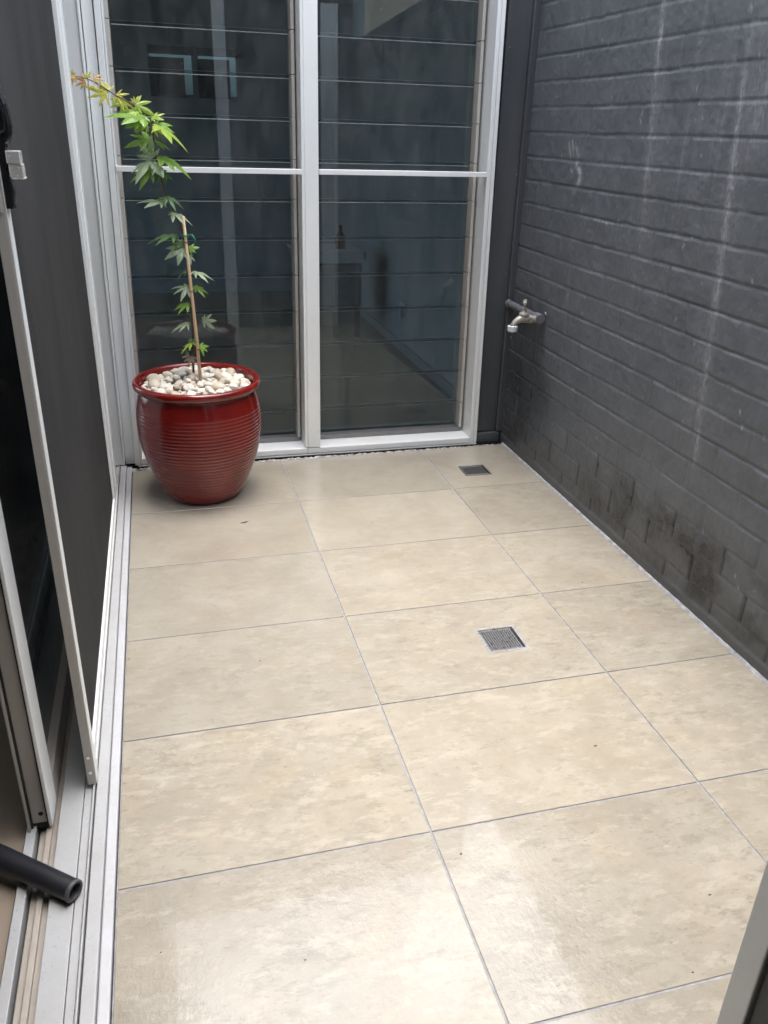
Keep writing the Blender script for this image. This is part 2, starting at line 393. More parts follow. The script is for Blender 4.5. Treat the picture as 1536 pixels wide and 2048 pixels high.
# ------------------------------------------------------------------ the floor: porcelain tiles on grout
def tiles():
    b = MB(); cols = []
    xs = [(-0.590, 0.0), (0.0, 0.6), (0.6, 0.982)]
    ys = [(-0.4 * (k + 1), -0.4 * k) for k in range(0, 6)]; ys[-1] = (-2.306, -2.0)
    ys = [(0.0, 0.428)] + ys
    holes = [(0.337, 0.447, -1.056, -0.945), (0.695, 0.805, 0.112, 0.216)]
    g = 0.0023; ch = 0.0007
    r2 = random.Random(3)
    for (y0, y1) in ys:
        for (x0, x1) in xs:
            dz = r2.uniform(-0.0004, 0.0004)
            ym = 0.5 * (y0 + y1)
            vein = 0.22 if ym > 0.0 else (0.30 if ym > -0.4 and x0 < 0.55 else (0.62 if ym > -0.8 else 1.0))
            if ym > -1.2 and x0 < -0.3 and ym < -0.4: vein = 0.5 if ym > -0.8 else 0.8
            c = (r2.random(), r2.random(), vein * r2.uniform(0.85, 1.1))
            X0, X1, Y0, Y1 = x0 + g, x1 - g, y0 + g, y1 - g
            nf = len(b.f)
            gx = [X0 + ch, X1 - ch]; gy = [Y0 + ch, Y1 - ch]; hole = None
            for h in holes:
                if X0 < h[0] and h[1] < X1 and Y0 < h[2] and h[3] < Y1:
                    hole = h; gx = [gx[0], h[0], h[1], gx[1]]; gy = [gy[0], h[2], h[3], gy[1]]
            n = len(gx); vs = [(x, y, dz) for y in gy for x in gx]
            fs = []
            for j in range(n - 1):
                for i in range(n - 1):
                    if hole and i == 1 and j == 1: continue
                    fs.append((j * n + i, j * n + i + 1, (j + 1) * n + i + 1, (j + 1) * n + i))
            # perimeter chamfer and sides
            per = [i for i in range(n)] + [j * n + n - 1 for j in range(1, n)] + [(n - 1) * n + i for i in range(n - 2, -1, -1)] + [j * n for j in range(n - 2, 0, -1)]
            base = len(vs); m = len(per)
            for lev, z in ((1, dz - ch), (1, -0.008)):
                for q in per:
                    x, y, _ = vs[q]
                    nx = X0 if abs(x - gx[0]) < 1e-9 else (X1 if abs(x - gx[-1]) < 1e-9 else x)
                    ny = Y0 if abs(y - gy[0]) < 1e-9 else (Y1 if abs(y - gy[-1]) < 1e-9 else y)
                    vs.append((nx, ny, z))
            for k in range(m):
                k2 = (k + 1) % m
                fs.append((per[k2], per[k], base + k, base + k2))
                fs.append((base + k2, base + k, base + m + k, base + m + k2))
            b.add(vs, fs)
            cols += [c] * (len(b.f) - nf)
    b.mi = 1; nf = len(b.f)
    # grout bed, with the two drain openings left free
    gx = [-0.590, 0.337, 0.447, 0.695, 0.805, 0.982]; gy = [-2.306, -1.056, -0.945, 0.112, 0.216, 0.428]
    vs = [(x, y, -0.0021) for y in gy for x in gx]; fs = []
    for j in range(5):
        for i in range(5):
            if (i, j) in ((1, 1), (3, 3)): continue
            fs.append((j * 6 + i, j * 6 + i + 1, (j + 1) * 6 + i + 1, (j + 1) * 6 + i))
    b.add(vs, fs); cols += [(0.5, 0.5, 0.5)] * (len(b.f) - nf)
    o = b.build('courtyard_floor', [M['tile'], M['grout']])
    at_ = o.data.attributes.new('tile', 'FLOAT_COLOR', 'FACE')
    at_.data.foreach_set('color', np.array([(*c, 1) for c in cols], dtype=np.float32).ravel())
    tag(o, kind='structure')
tiles()
b = MB(); b.box(-0.62, 1.0, -2.31, 0.62, -0.12, -0.06); tag(b.build('courtyard_slab', M['dark_void']), kind='structure')
b = MB(); b.box(-60, 60, -60, 60, -0.30, -0.25); tag(b.build('ground', M['ground']), kind='structure')

# ------------------------------------------------------------------ painted brick boundary wall
def brick_wall():
    y = np.arange(-2.46, 0.4701, 0.005); z = np.arange(0.0, 1.8701, 0.004)
    Y, Z = np.meshgrid(y, z, indexing='ij')
    P = 0.0832
    zw = Z + 0.0030 * (vnoise(Y, Z * 0 + 3, 3.0, 1, 11) - 0.5) + 0.0022 * (vnoise(Y, Z, 22, 9, 12) - 0.5)
    k = np.round(zw / P); u = zw - k * P
    rag = 0.0012 * (vnoise(Y, Z, 60, 60, 13) - 0.5)
    hw = 0.0044 + rag
    D = 0.0016 + 0.0028 * vnoise(Y, k * 3.3, 2.2, 1, 14)
    D = D * np.where(k <= 3, 0.75, 1.0)
    prof = np.clip(0.35 + 0.65 * (u + hw) / (2 * hw), 0, 1)
    inj = sstep(-hw - 0.0016, -hw + 0.0016, u) * (1 - sstep(hw - 0.0012, hw + 0.0020, u))
    dep = D * prof * inj
    c = np.floor(zw / P)
    L = 0.235
    off = np.where(c % 2 == 0, 0.0, L / 2) + 0.105
    jit = 0.018 * (np.random.default_rng(5).random(64)[(c.astype(int)) % 64] - 0.5)
    yy = (Y - off - jit) / L; kk = np.round(yy); v = (yy - kk) * L
    rnd = np.random.default_rng(6).random((64, 64))[c.astype(int) % 64, kk.astype(int) % 64]
    pd = np.where(c <= 2, 0.0060, np.where(c <= 10, 0.0012 + 0.0018 * rnd, 0.0008 + 0.0016 * rnd))
    hv = np.where(c <= 2, 0.0040, 0.0042)
    inp = 1 - sstep(hv - 0.002, hv + 0.002, np.abs(v + 0.003 * (vnoise(Y, Z, 8, 60, 15) - 0.5)))
    dep = np.maximum(dep, pd * inp)
    # each brick sits a little proud or shy of its neighbours, with a lumpy face
    br = np.random.default_rng(8).random((64, 64))[c.astype(int) % 64, np.floor(yy).astype(int) % 64]
    dep = dep + 0.0016 * (br - 0.5) * (1 - inj) * (1 - inp) * sstep(0.05, 0.2, Z)
    dep = dep + 0.0016 * (vnoise(Y, Z, 30, 30, 16) - 0.5) + 0.0012 * (vnoise(Y, Z, 75, 75, 17) - 0.5)
    plinth = 1 - sstep(0.030, 0.042, Z + 0.006 * (vnoise(Y, Z * 0, 12, 1, 18) - 0.5))
    dep = dep * (1 - plinth) - 0.0045 * plinth
    X = 0.986 + dep
    # stains, with some shade and highlight painted in
    def streak(y0, w, z0, z1, amp, seed, wander=0.012):
        yc = y0(Z) + wander * (vnoise(Z, Z * 0, 5, 1, seed) - 0.5) * 2
        s = np.exp(-((Y - yc) / w) ** 2) * sstep(z0 - 0.12, z0 + 0.1, Z) * (1 - sstep(z1 - 0.02, z1 + 0.02, Z))
        s = s * (0.25 + 1.1 * vnoise(Y, Z, 170, 14, seed + 1)) * (0.45 + 0.8 * vnoise(Z, Z * 0, 9, 1, seed + 2))
        return amp * s
    st = streak(lambda q: -0.352 - (1.59 - q) * 0.105, 0.010, 1.10, 2.0, 0.50, 30)
    st = st + streak(lambda q: -0.375 - (1.59 - q) * 0.06, 0.040, 0.80, 2.0, 0.12, 33)
    st = st + streak(lambda q: -0.77 - (1.44 - q) * 0.10, 0.012, 0.45, 1.5, 0.45, 36)
    st = st + streak(lambda q: -0.80 - (1.44 - q) * 0.03, 0.050, 0.45, 2.0, 0.11, 39)
    st = st + streak(lambda q: -0.70 + 0 * q, 0.03, 1.25, 2.0, 0.11, 42)
    st = st + streak(lambda q: -0.86 + 0 * q, 0.05, 1.25, 2.0, 0.22, 45)
    st = st + streak(lambda q: 0.02 - (1.0 - q) * 0.05, 0.008, 0.50, 0.98, 0.13, 48, 0.004)
    st = st + streak(lambda q: -0.56 + 0 * q, 0.012, 1.15, 2.0, 0.14, 51)
    fine = sstep(0.60, 0.95, vnoise(Y, Z, 90, 3.0, 60)) * sstep(0.35, 0.8, vnoise(Y, Z, 2.5, 2.5, 61))
    st = st + 0.09 * fine * sstep(0.25, 1.2, Z) * (1 - sstep(-0.5, 0.35, Y))
    st = st + 0.30 * np.exp(-((u + hw + 0.001) / 0.0022) ** 2) * sstep(0.35, 0.85, vnoise(Y, Z, 14, 3, 62)) * (0.3 + vnoise(Y, Z, 150, 150, 63)) * sstep(0.1, 0.5, Z)  # thin highlight painted along the lower arris of the joints
    # chalk hand mark left on the wall
    def dab(ya, za, yb, zb, w, amp):
        dy, dz = yb - ya, zb - za; t = np.clip(((Y - ya) * dy + (Z - za) * dz) / (dy * dy + dz * dz), 0, 1)
        d2 = (Y - ya - t * dy) ** 2 + (Z - za - t * dz) ** 2
        return 1.7 * amp * np.exp(-d2 / (w * w)) * (0.35 + 0.9 * vnoise(Y, Z, 160, 90, 70))
    for (xa, ya_, xb, yb_, w, amp) in ((1139, 287, 1141, 312, 0.006, 0.55), (1145, 283, 1148, 308, 0.006, 0.5), (1152, 286, 1156, 311, 0.0055, 0.4), (1159, 296, 1160, 312, 0.005, 0.2),
            (1154, 326, 1161, 345, 0.010, 0.5), (1161, 345, 1159, 362, 0.011, 0.55), (1159, 362, 1148, 380, 0.012, 0.35), (1143, 340, 1146, 343, 0.007, 0.4)):
        A = at(xa, ya_, 'x', 0.987); B_ = at(xb, yb_, 'x', 0.987)
        st = st + dab(A.y, A.z, B_.y, B_.z, w, amp)
    rs = np.random.default_rng(77)                    # chips and scuffs where the paint is knocked off
    for _ in range(150):
        cy, cz, ln = rs.uniform(-1.6, 0.4), rs.uniform(0.1, 1.6), rs.uniform(0.0, 0.012); an = rs.uniform(0.9, 2.2)
        st = st + dab(cy, cz, cy + ln * math.cos(an), cz + ln * math.sin(an) + 1e-4, rs.uniform(0.0015, 0.0032), rs.uniform(0.2, 0.6))
    def fbm(fy, fz, sd_): return (vnoise(Y, Z, fy, fz, sd_) + 0.5 * vnoise(Y, Z, fy * 2.1, fz * 2.1, sd_ + 1) + 0.25 * vnoise(Y, Z, fy * 4.3, fz * 4.3, sd_ + 2) + 0.13 * vnoise(Y, Z, fy * 9, fz * 9, sd_ + 3)) / 1.88
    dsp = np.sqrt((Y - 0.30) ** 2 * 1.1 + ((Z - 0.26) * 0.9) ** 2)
    damp_shade = 0.80 * (1 - sstep(0.02, 0.46, dsp + 0.22 * (fbm(9, 6, 80) - 0.5)))  # wet patch below the tap, with the corner's shade painted in
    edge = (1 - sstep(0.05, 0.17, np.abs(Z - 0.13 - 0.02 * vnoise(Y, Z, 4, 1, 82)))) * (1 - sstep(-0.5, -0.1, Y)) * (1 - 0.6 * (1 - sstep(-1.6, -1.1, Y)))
    damp_shade = np.maximum(damp_shade, 0.55 * inp * (c <= 2) * (1 - plinth))
    damp_shade = damp_shade + 1.0 * edge * sstep(0.36, 0.74, fbm(9, 11, 83))
    grime_shade = (1 - sstep(0.08, 0.24, Z + 0.09 * (vnoise(Y, Z, 5, 5, 90) - 0.5))) * (0.5 + 0.5 * vnoise(Y, Z, 35, 35, 91))  # splash marks, with shade and floor reflection painted into the wall's foot
    ny, nz = Y.shape
    co_ = np.stack([X, Y, Z], -1).reshape(-1, 3).astype(np.float32)
    idx = np.arange(ny * nz).reshape(ny, nz)
    q = np.stack([idx[:-1, :-1], idx[:-1, 1:], idx[1:, 1:], idx[1:, :-1]], -1).reshape(-1, 4).astype(np.int32)
    me = bpy.data.meshes.new('brick_face')
    me.vertices.add(len(co_)); me.vertices.foreach_set('co', co_.ravel())
    me.loops.add(q.size); me.loops.foreach_set('vertex_index', q.ravel())
    me.polygons.add(len(q)); me.polygons.foreach_set('loop_start', np.arange(0, q.size, 4, dtype=np.int32))
    me.polygons.foreach_set('use_smooth', np.ones(len(q), dtype=bool))
    me.update(calc_edges=True); me.validate()
    a = me.attributes.new('stain_shade', 'FLOAT_COLOR', 'POINT')
    cc = np.stack([np.clip(st, 0, 1), np.clip(damp_shade, 0, 1), np.clip(grime_shade, 0, 1), np.ones_like(st)], -1).astype(np.float32)
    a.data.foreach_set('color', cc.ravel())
    me.materials.append(M['brick'])
    root = thing('brick_wall', (1.05, -1.0, 0), 'dark grey painted brick wall with white lime streaks and a chalky hand mark', 'wall')
    o = bpy.data.objects.new('brick_face', me); COL.objects.link(o); o.parent = root; o.location = (-1.05, 1.0, 0)
    b = MB(); b.box(0.997, 1.10, -2.46, 0.635, -0.05, 1.868); b.build('brick_core', M['cladding'], root)
    b = MB(); b.box(0.982, 1.115, -2.46, 0.47, 1.8695, 1.91); b.build('wall_capping', M['cladding'], root, bevel=0.004)
    # uneven bead of grey sealant along the foot of the wall
    r3 = random.Random(4); b = MB(); n = 190; vs = []; fs = []
    for i in range(n + 1):
        yy_ = -2.30 + 2.735 * i / n
        w = 0.011 + r3.uniform(-0.0012, 0.0015); h = 0.0075 + r3.uniform(-0.0006, 0.001)
        vs += [(0.9815 - w + 0.003, yy_, 0.0004), (0.9815 - w * 0.45, yy_, h * 0.62), (0.9822, yy_, h), (0.9822, yy_, -0.004)]
    for i in range(n):
        for j in range(3): fs.append((i * 4 + j, i * 4 + j + 1, i * 4 + 5 + j, i * 4 + 4 + j))
    b.add(vs, fs); b.build('sealant_bead', M['sealant'], root, smooth=True)
brick_wall()

# ------------------------------------------------------------------ dark painted panel in the far corner
root = thing('wall_panel', (0.925, 0.50, 0), 'narrow smooth dark grey panel filling the corner between the window and the brick wall', 'wall panel')
b = MB(); b.box(0.868, 0.960, 0.486, 0.60, 0.046, 2.40); b.build('panel_sheet', M['panel'], root, bevel=0.002)
b = MB(); b.box(0.9605, 0.9968, 0.4705, 0.60, 0.046, 2.40); b.build('corner_trim', M['panel'], root, bevel=0.004)
b = MB(); b.box(0.870, 0.978, 0.468, 0.60, -0.004, 0.043); b.build('skirting', M['panel'], root, bevel=0.005)

# ------------------------------------------------------------------ louvre window
KL, KR = 0.016, -0.012
win = thing('louvre_window', (0.14, 0.50, 0), 'tall aluminium framed louvre window of two bays with tinted glass blades and a thin cross rail', 'window')
b = MB()
b.box(-0.581, -0.560, 0.455, 0.64, 0.004, 2.16, KL); b.build('window_jamb', M['alu'], win, bevel=0.0025)
b = MB(); b.box(-0.559, -0.552, 0.4585, 0.64, 0.010, 2.16, KL); b.build('glazing_bead', M['alu'], win, bevel=0.0015)
b = MB()
b.box(0.833, 0.8485, 0.455, 0.64, 0.004, 2.16, KR); b.box(0.8500, 0.866, 0.4575, 0.64, 0.004, 2.16, KR); b.build('window_jamb', M['alu'], win, bevel=0.002)
b = MB(); b.box(0.104, 0.116, 0.4575, 0.64, 0.0325, 2.16); b.box(0.1165, 0.168, 0.455, 0.64, 0.0325, 2.16, -0.0015); b.build('mullion', M['alu'], win, bevel=0.002)
for x0, x1 in ((-0.5575, 0.1135), (0.1145, 0.8325)):
    b = MB(); b.box(x0, x1, 0.4565, 0.64, 0.006, 0.031); b.build('bottom_rail', M['alu'], win, bevel=0.003)
b = MB(); b.box(-0.57, 0.864, 0.4500, 0.53, -0.0005, 0.0035); b.build('sill_lip', M['alu_sill'], win, bevel=0.0008)
b = MB(); b.box(-0.5385, 0.1035, 0.4535, 0.475, 1.088, 1.106); b.build('cross_rail', M['alu'], win, bevel=0.0015)
b = MB(); b.box(0.1685, 0.821, 0.4535, 0.475, 1.089, 1.107); b.build('cross_rail', M['alu'], win, bevel=0.0015)
YB = 0.585; PIT = 0.1385; TOP = 1.551 + 4 * PIT
BAYS = ((-0.548, 0.098), (0.172, 0.822))
for bi, (x0, x1) in enumerate(BAYS):
    # blade carriers (galleries) each side of the bay
    for gx0, gx1, k in ((x0 - 0.004, x0 + 0.008, KL if bi == 0 else 0), (x1 - 0.012, x1, 0 if bi == 0 else KR)):
        b = MB(); z = TOP - 0.002
        zz = TOP - 15 * PIT
        while zz < 2.12:
            z1 = min(zz + PIT - 0.0025, 2.15)
            b.box(gx0, gx1, 0.540, 0.622, max(zz, 0.052), z1, k); zz += PIT
        b.build('blade_carrier', M['alu_beige'], win, bevel=0.001)
    b = MB(); b.box(x0 - 0.004, x1, 0.545, 0.63, 0.0315, 0.050); b.build('blade_channel', M['steel_dark'], win, bevel=0.002)
    for i in range(0, 16):
        zt = TOP - i * PIT; zb = zt - PIT - 0.014
        if zt < 0.10: continue
        zb = max(zb, 0.054)
        tl = 0.022
        th = 0.003; c = 0.0012; b = MB()
        def yy(zq, s): return YB + 0.004 + tl * (zq - (zt + zb) / 2) + s * th
        xa, xb = x0 + 0.010 + (KL * zt if bi == 0 else 0), x1 - 0.013 + (0 if bi == 0 else KR * zt)
        cb = 0.0028 if zb > 0.95 else 0.0009  # wider chamfer on upper blades, shaped to strengthen their edge glint
        pr = [(yy(zb, -1) + cb, zb), (yy(zb, -1), zb + cb), (yy(zt, -1), zt - c), (yy(zt, -1) + c, zt), (yy(zt, 1) - c, zt), (yy(zt, 1), zt - c), (yy(zb, 1), zb + c), (yy(zb, 1) - c, zb)]
        vs = [(xa, p, q) for p, q in pr] + [(xb, p, q) for p, q in pr]
        for fi in range(8):
            b.mi = 0 if fi in (1, 5) else 1
            b.add([vs[fi], vs[(fi + 1) % 8], vs[8 + (fi + 1) % 8], vs[8 + fi]], [(3, 2, 1, 0)])
        b.build('glass_blade', [M['glass'], M['glass_edge']], win)
b = MB(); b.box(-0.57, 0.866, 0.452, 0.64, 2.161, 2.20); b.build('head_rail', M['alu'], win, bevel=0.003)

# rough mortar in the gap under the window
r5 = random.Random(11); b = MB(); n = 200; vs = []; fs = []
for i in range(n + 1):
    x = -0.60 + 1.575 * i / n
    e = 0.405 + 0.020 * min(1.0, (x + 0.6) / 1.5) + r5.uniform(-0.004, 0.003)
    amp = 0.010 if x > 0.0 else 0.005
    vs += [(x, e, 0.0004), (x, 0.5 * (e + 0.428) + r5.uniform(-.002, .002), 0.003 + r5.uniform(-0.0015, amp * 0.35)), (x, 0.4295 + r5.uniform(-.004, .004), 0.001 + r5.uniform(-0.006, 0.004)), (x, 0.433, -0.045)]
for i in range(n):
    for j in range(3): fs.append((i * 4 + j, i * 4 + 4 + j, i * 4 + 5 + j, i * 4 + 1 + j))
b.add(vs, fs); tag(b.build('mortar_edge', M['mortar']), 'broken rough strip of mortar in the gap between the tiles and the window sill', 'mortar')
b = MB(); b.box(-0.60, 0.985, 0.468, 0.64, -0.058, -0.004); tag(b.build('window_footing', M['dark_void']), kind='structure')

# ------------------------------------------------------------------ sliding door frame on the left
fr = thing('sliding_door_frame', (-0.66, -0.9, 0), 'long pale aluminium sliding door sill track and jamb along the left edge of the tiles', 'door frame')
Y0, Y1 = -2.306, 0.4195
b = MB(); b.box(-0.673, -0.6245, 0.420, 0.52, 0.024, 2.16, 0.012); b.box(-0.624, -0.617, 0.413, 0.52, 0.024, 2.16, 0.012); b.build('door_jamb', M['alu'], fr, bevel=0.002)
b = MB(); b.box(-0.6165, -0.5815, 0.478, 0.56, 0.004, 2.16, 0.0135); b.build('jamb_filler', M['alu'], fr, bevel=0.002)
b = MB(); b.box(-0.611, -0.592, Y0, 0.437, -0.010, 0.009); b.build('sill_angle', M['alu_dull'], fr, bevel=0.003)
b = MB(); b.box(-0.634, -0.6115, Y0, Y1, -0.02, 0.022); b.build('sill', M['alu_sill'], fr, bevel=0.002)
b = MB(); b.box(-0.6395, -0.6360, Y0, Y1, -0.02, 0.030); b.build('screen_rail', M['alu_sill'], fr, bevel=0.0012)
b = MB(); b.box(-0.656, -0.6415, Y0, Y1, -0.02, 0.0205); b.build('sill', M['alu_sill'], fr, bevel=0.001)
b = MB(); b.box(-0.699, -0.6572, Y0, Y1, -0.02, 0.0215); b.build('sill', M['alu_sill'], fr, bevel=0.0015)
b = MB(); b.box(-0.7345, -0.7005, Y0, Y1, -0.02, 0.004); b.box(-0.722, -0.711, Y0, Y1, 0.0045, 0.014); b.build('track_channel', M['dirty'], fr, bevel=0.002)
b = MB(); b.box(-0.756, -0.7385, Y0, Y1, -0.02, 0.021); b.build('inner_flange', M['alu_sill'], fr, bevel=0.0015)
b = MB(); b.box(-0.760, -0.5915, Y0, Y1, -0.06, -0.021); b.build('sill_base', M['dark_void'], fr)
b = MB(); b.box(-0.765, -0.625, Y0, 0.52, 2.1605, 2.21); b.build('door_head', M['alu'], fr, bevel=0.003)

# ------------------------------------------------------------------ insect screen
sc = thing('insect_screen', (-0.64, -0.6, 0.03), 'tall dark grey insect screen door in a thin pale frame along the left side', 'screen door')
b = MB(); b.box(-0.649, -0.6335, -1.354, -1.318, 0.0315, 2.13); b.build('near_stile', [M['alu_warm']], sc, bevel=0.0015)
b = MB(); b.box(-0.6332, -0.6312, -1.352, -1.320, 0.0315, 2.13); b.build('stile_trim', M['alu'], sc, bevel=0.0008)
b = MB(); b.box(-0.649, -0.6332, -1.3175, 0.105, 0.0315, 0.090); b.box(-0.6328, -0.6305, -1.3175, 0.105, 0.058, 0.066); b.build('bottom_rail', M['alu'], sc, bevel=0.002)
b = MB(); b.box(-0.648, -0.6335, -0.055, 0.04, 0.0905, 2.13, 0.004); b.box(-0.648, -0.6300, 0.041, 0.105, 0.0905, 2.13, 0.004); b.build('far_stile', M['alu'], sc, bevel=0.002)
b = MB(); b.box(-0.6425, -0.6395, -1.3175, -0.0555, 0.0905, 2.13); b.build('mesh_panel', M['mesh'], sc)
for z in (0.062, 0.10):
    b = MB(); b.lathe([(0.0, 0.0008), (0.003, 0.0008), (0.0034, 0.0)], (-0.641, -1.3545, z), 12, (0, -1, 0))
    b.build('rivet', M['alu'], sc)
hd = MB()
hx = -0.6308
prof_h = [(1.125, 0.010), (1.150, 0.013), (1.168, 0.010), (1.200, 0.012), (1.212, 0.014), (1.222, 0.021), (1.236, 0.023), (1.262, 0.020), (1.285, 0.013), (1.31, 0.009), (1.36, 0.007), (1.40, 0.004)]
vs = []; fs = []
for z, w in prof_h:
    vs += [(hx - 0.0005, -1.352, z), (hx + w * 0.8, -1.352, z), (hx + w, -1.348, z), (hx + w, -1.330, z), (hx + w * 0.8, -1.325, z), (hx - 0.0005, -1.325, z)]
for i in range(len(prof_h) - 1):
    for j in range(6): fs.append((i * 6 + j, i * 6 + (j + 1) % 6, i * 6 + 6 + (j + 1) % 6, i * 6 + 6 + j))
fs.append((5, 4, 3, 2, 1, 0)); k = 6 * (len(prof_h) - 1); fs.append(tuple(k + j for j in range(6)))
hd.add(vs, fs)
hd.tube([(hx + 0.004, -1.3535, 1.224 + 0.0), (hx + 0.013, -1.354, 1.230), (hx + 0.015, -1.354, 1.250), (hx + 0.009, -1.354, 1.278), (hx + 0.003, -1.3535, 1.272)], 0.0016, 8)
h = hd.build('handle', M['black'], sc, bevel=0.0012)
lt = MB(); lt.box(hx + 0.010, hx + 0.0285, -1.3575, -1.330, 1.186, 1.203)
lt.box(hx + 0.0115, hx + 0.030, -1.3565, -1.331, 1.168, 1.1858); lt.box(hx + 0.013, hx + 0.0315, -1.3572, -1.331, 1.1655, 1.1678)
l_ = lt.build('latch', M['chrome'], sc, bevel=0.0018)
b = MB(); b.box(-0.6475, -0.636, -1.3565, -1.3542, 1.120, 1.40); b.lathe([(0.0, 0.0018), (0.003, 0.0015), (0.0038, 0.0)], (-0.642, -1.3566, 1.132), 14, (0, -1, 0)); b.lathe([(0.0, 0.0018), (0.003, 0.0015), (0.0038, 0.0)], (-0.642, -1.3566, 1.165), 14, (0, -1, 0))
b.build('lock_plate', M['chrome'], sc, bevel=0.0006)

# ------------------------------------------------------------------ glass sliding door behind the screen
gd = thing('glass_sliding_door', (-0.73, -0.65, 0.015), 'open glass sliding door with grooved aluminium stile standing in the inner track', 'sliding door')
b = MB()
b.box(-0.752, -0.7475, -1.446, -1.385, 0.016, 2.12); b.build('stile_flange', M['alu_warm'], gd, bevel=0.001)
b = MB(); b.box(-0.7440, -0.7175, -1.434, -1.385, 0.030, 2.12); b.lathe([(0.0, 0.0), (0.0042, 0.0)], (-0.728, -1.4344, 0.05), 16, (0, -1, 0))
w_ = b.build('stile_web', M['alu_warm'], gd, bevel=0.0008)
b = MB(); b.lathe([(0.0, 0.0), (0.0045, 0.0), (0.0048, -0.001)], (-0.727, -1.4347, 0.052), 16, (0, -1, 0)); b.box(-0.735, -0.7185, -1.4352, -1.39, 0.018, 0.0295); b.build('screw_hole', M['dark_void'], w_) if False else b.build('screw_hole', M['dark_void'], gd)
b = MB(); b.box(-0.7474, -0.7441, -1.4385, -1.385, 0.022, 2.12); b.box(-0.7174, -0.7150, -1.4385, -1.385, 0.022, 2.12); b.build('gasket', M['gasket'], gd)
b = MB(); b.box(-0.7149, -0.7080, -1.441, -1.370, 0.024, 2.12); b.build('stile_face', M['alu'], gd, bevel=0.0015)
b = MB(); b.box(-0.745, -0.7085, -1.3845, 0.09, 0.024, 0.085); b.build('bottom_rail', M['alu_warm'], gd, bevel=0.002)
b = MB(); b.box(-0.745, -0.7085, 0.091, 0.15, 0.024, 2.12); b.build('far_stile', M['alu_warm'], gd, bevel=0.002)
b = MB(); b.box(-0.733, -0.727, -1.3845, 0.0905, 0.0855, 2.12); b.build('glass_pane', M['glass_door'], gd)

# ------------------------------------------------------------------ black tube lying across the sill
a0 = at(0, 1716, 'z', 0.046); a1 = at(148, 1782, 'z', 0.042)
dr = (a1 - a0).normalized(); e0 = a0 - dr * 0.55 + Vector((0, 0, 0.02))
a1 = a1 - dr * 0.004
tb = thing('black_tube', (a1.x, a1.y, 0.0225), 'hollow black plastic tube with a grey rim lying across the door sill track', 'tube')
b = MB(); b.tube([e0, a0 - dr * 0.2, a0, a1], [0.0232, 0.0222, 0.0214, 0.0192], 40, cap=False); b.build('tube_body', M['tube'], tb, smooth=True)
b = MB(); b.lathe([(0.0192, 0.0), (0.0198, 0.001), (0.0198, 0.005), (0.0188, 0.0068), (0.0152, 0.0068), (0.0142, 0.004), (0.0140, -0.03), (0.0138, -0.12)], a1, 40, dr); b.build('tube_rim', M['tube_rim'], tb, smooth=True)
b = MB(); b.lathe([(0.0, -0.045), (0.0139, -0.045)], a1, 32, dr); b.build('tube_plug', M['dark_void'], tb)

# ------------------------------------------------------------------ doorway behind and beside the camera
rd = thing('rear_doorway', (0.4, -2.33, 0), 'grey aluminium door post with dark panelling at the near right edge of the photo', 'doorway')
b = MB(); b.box(0.0365, 0.062, -2.338, -2.310, 0.0, 2.12); b.build('door_post', M['alu'], rd, bevel=0.0015)
b = MB(); b.box(0.0625, 0.12, -2.340, -2.309, 0.0, 2.12); b.build('door_post', M['alu'], rd, bevel=0.002)
b = MB(); b.box(0.75, 0.87, -2.340, -2.309, 0.0, 2.12); b.build('door_post', M['alu'], rd, bevel=0.002)
b = MB(); b.box(0.0405, 0.98, -2.44, -2.3405, 0.0, 2.12); b.build('dark_panel', M['cladding'], rd)
b = MB(); b.box(0.1205, 0.7495, -2.332, -2.318, 0.0, 2.12); b.build('door_leaf', M['cladding'], rd)
b = MB(); b.box(-0.76, 0.98, -2.44, -2.309, 2.1205, 2.5); b.build('door_header', M['cladding'], rd)

# ------------------------------------------------------------------ rooms around the courtyard
def wall(name, label, boxes, mat='plaster'):
    b = MB()
    for q in boxes: b.box(*q)
    return tag(b.build(name, M[mat]), label, 'wall')
p0 = at(297, 100, 'y', 4.2); p1 = at(388, 190, 'y', 4.2); p2 = at(395, 104, 'y', 4.2); p3 = at(476, 192, 'y', 4.2)
wz0, wz1 = p1.z, p0.z; wa0, wa1, wb0, wb1 = p0.x, p1.x, p2.x, p3.x
wall('far_room_wall', 'dim far wall of the room seen through the louvre window, with two small windows',
     [(-4, wa0, 4.2, 4.3, -0.05, 2.42), (wa1, wb0, 4.2, 4.3, -0.05, 2.42), (wb1, 1.09, 4.2, 4.3, -0.05, 2.42),
      (wa0, wa1, 4.2, 4.3, -0.05, wz0), (wa0, wa1, 4.2, 4.3, wz1, 2.42), (wb0, wb1, 4.2, 4.3, -0.05, wz0), (wb0, wb1, 4.2, 4.3, wz1, 2.42)])
for x0, x1 in ((wa0, wa1), (wb0, wb1)):
    w = x1 - x0; hgt = wz1 - wz0
    gp = MB(); gp.box(x0, x1, 4.22, 4.226, wz0, wz1)
    tag(gp.build('window_pane', M['glass_far']), 'tinted glass pane ' + ('of the left of the two small far windows' if x0 < -0.2 else 'of the right of the two small far windows'), 'window pane', 'panes of the small far windows')
    bl = MB(); bl.box(x0 - 0.01, x1 - 0.20 * w, 4.17, 4.173, wz0 - 0.02, wz1 - 0.15 * hgt); bl.box(x0 - 0.01, x1 + 0.01, 4.178, 4.181, wz1 - 0.08 * hgt, wz1 + 0.03)
    tag(bl.build('window_blind', M['blind']), 'dark blind ' + ('covering the left of the two small far windows' if x0 < -0.2 else 'covering the right of the two small far windows'), 'blind', 'blinds on the small far windows')
wall('side_room_wall', 'blue grey painted side wall of the room behind the louvre window, with a socket', [(0.99, 1.09, 0.64, 4.2, -0.05, 2.42)])
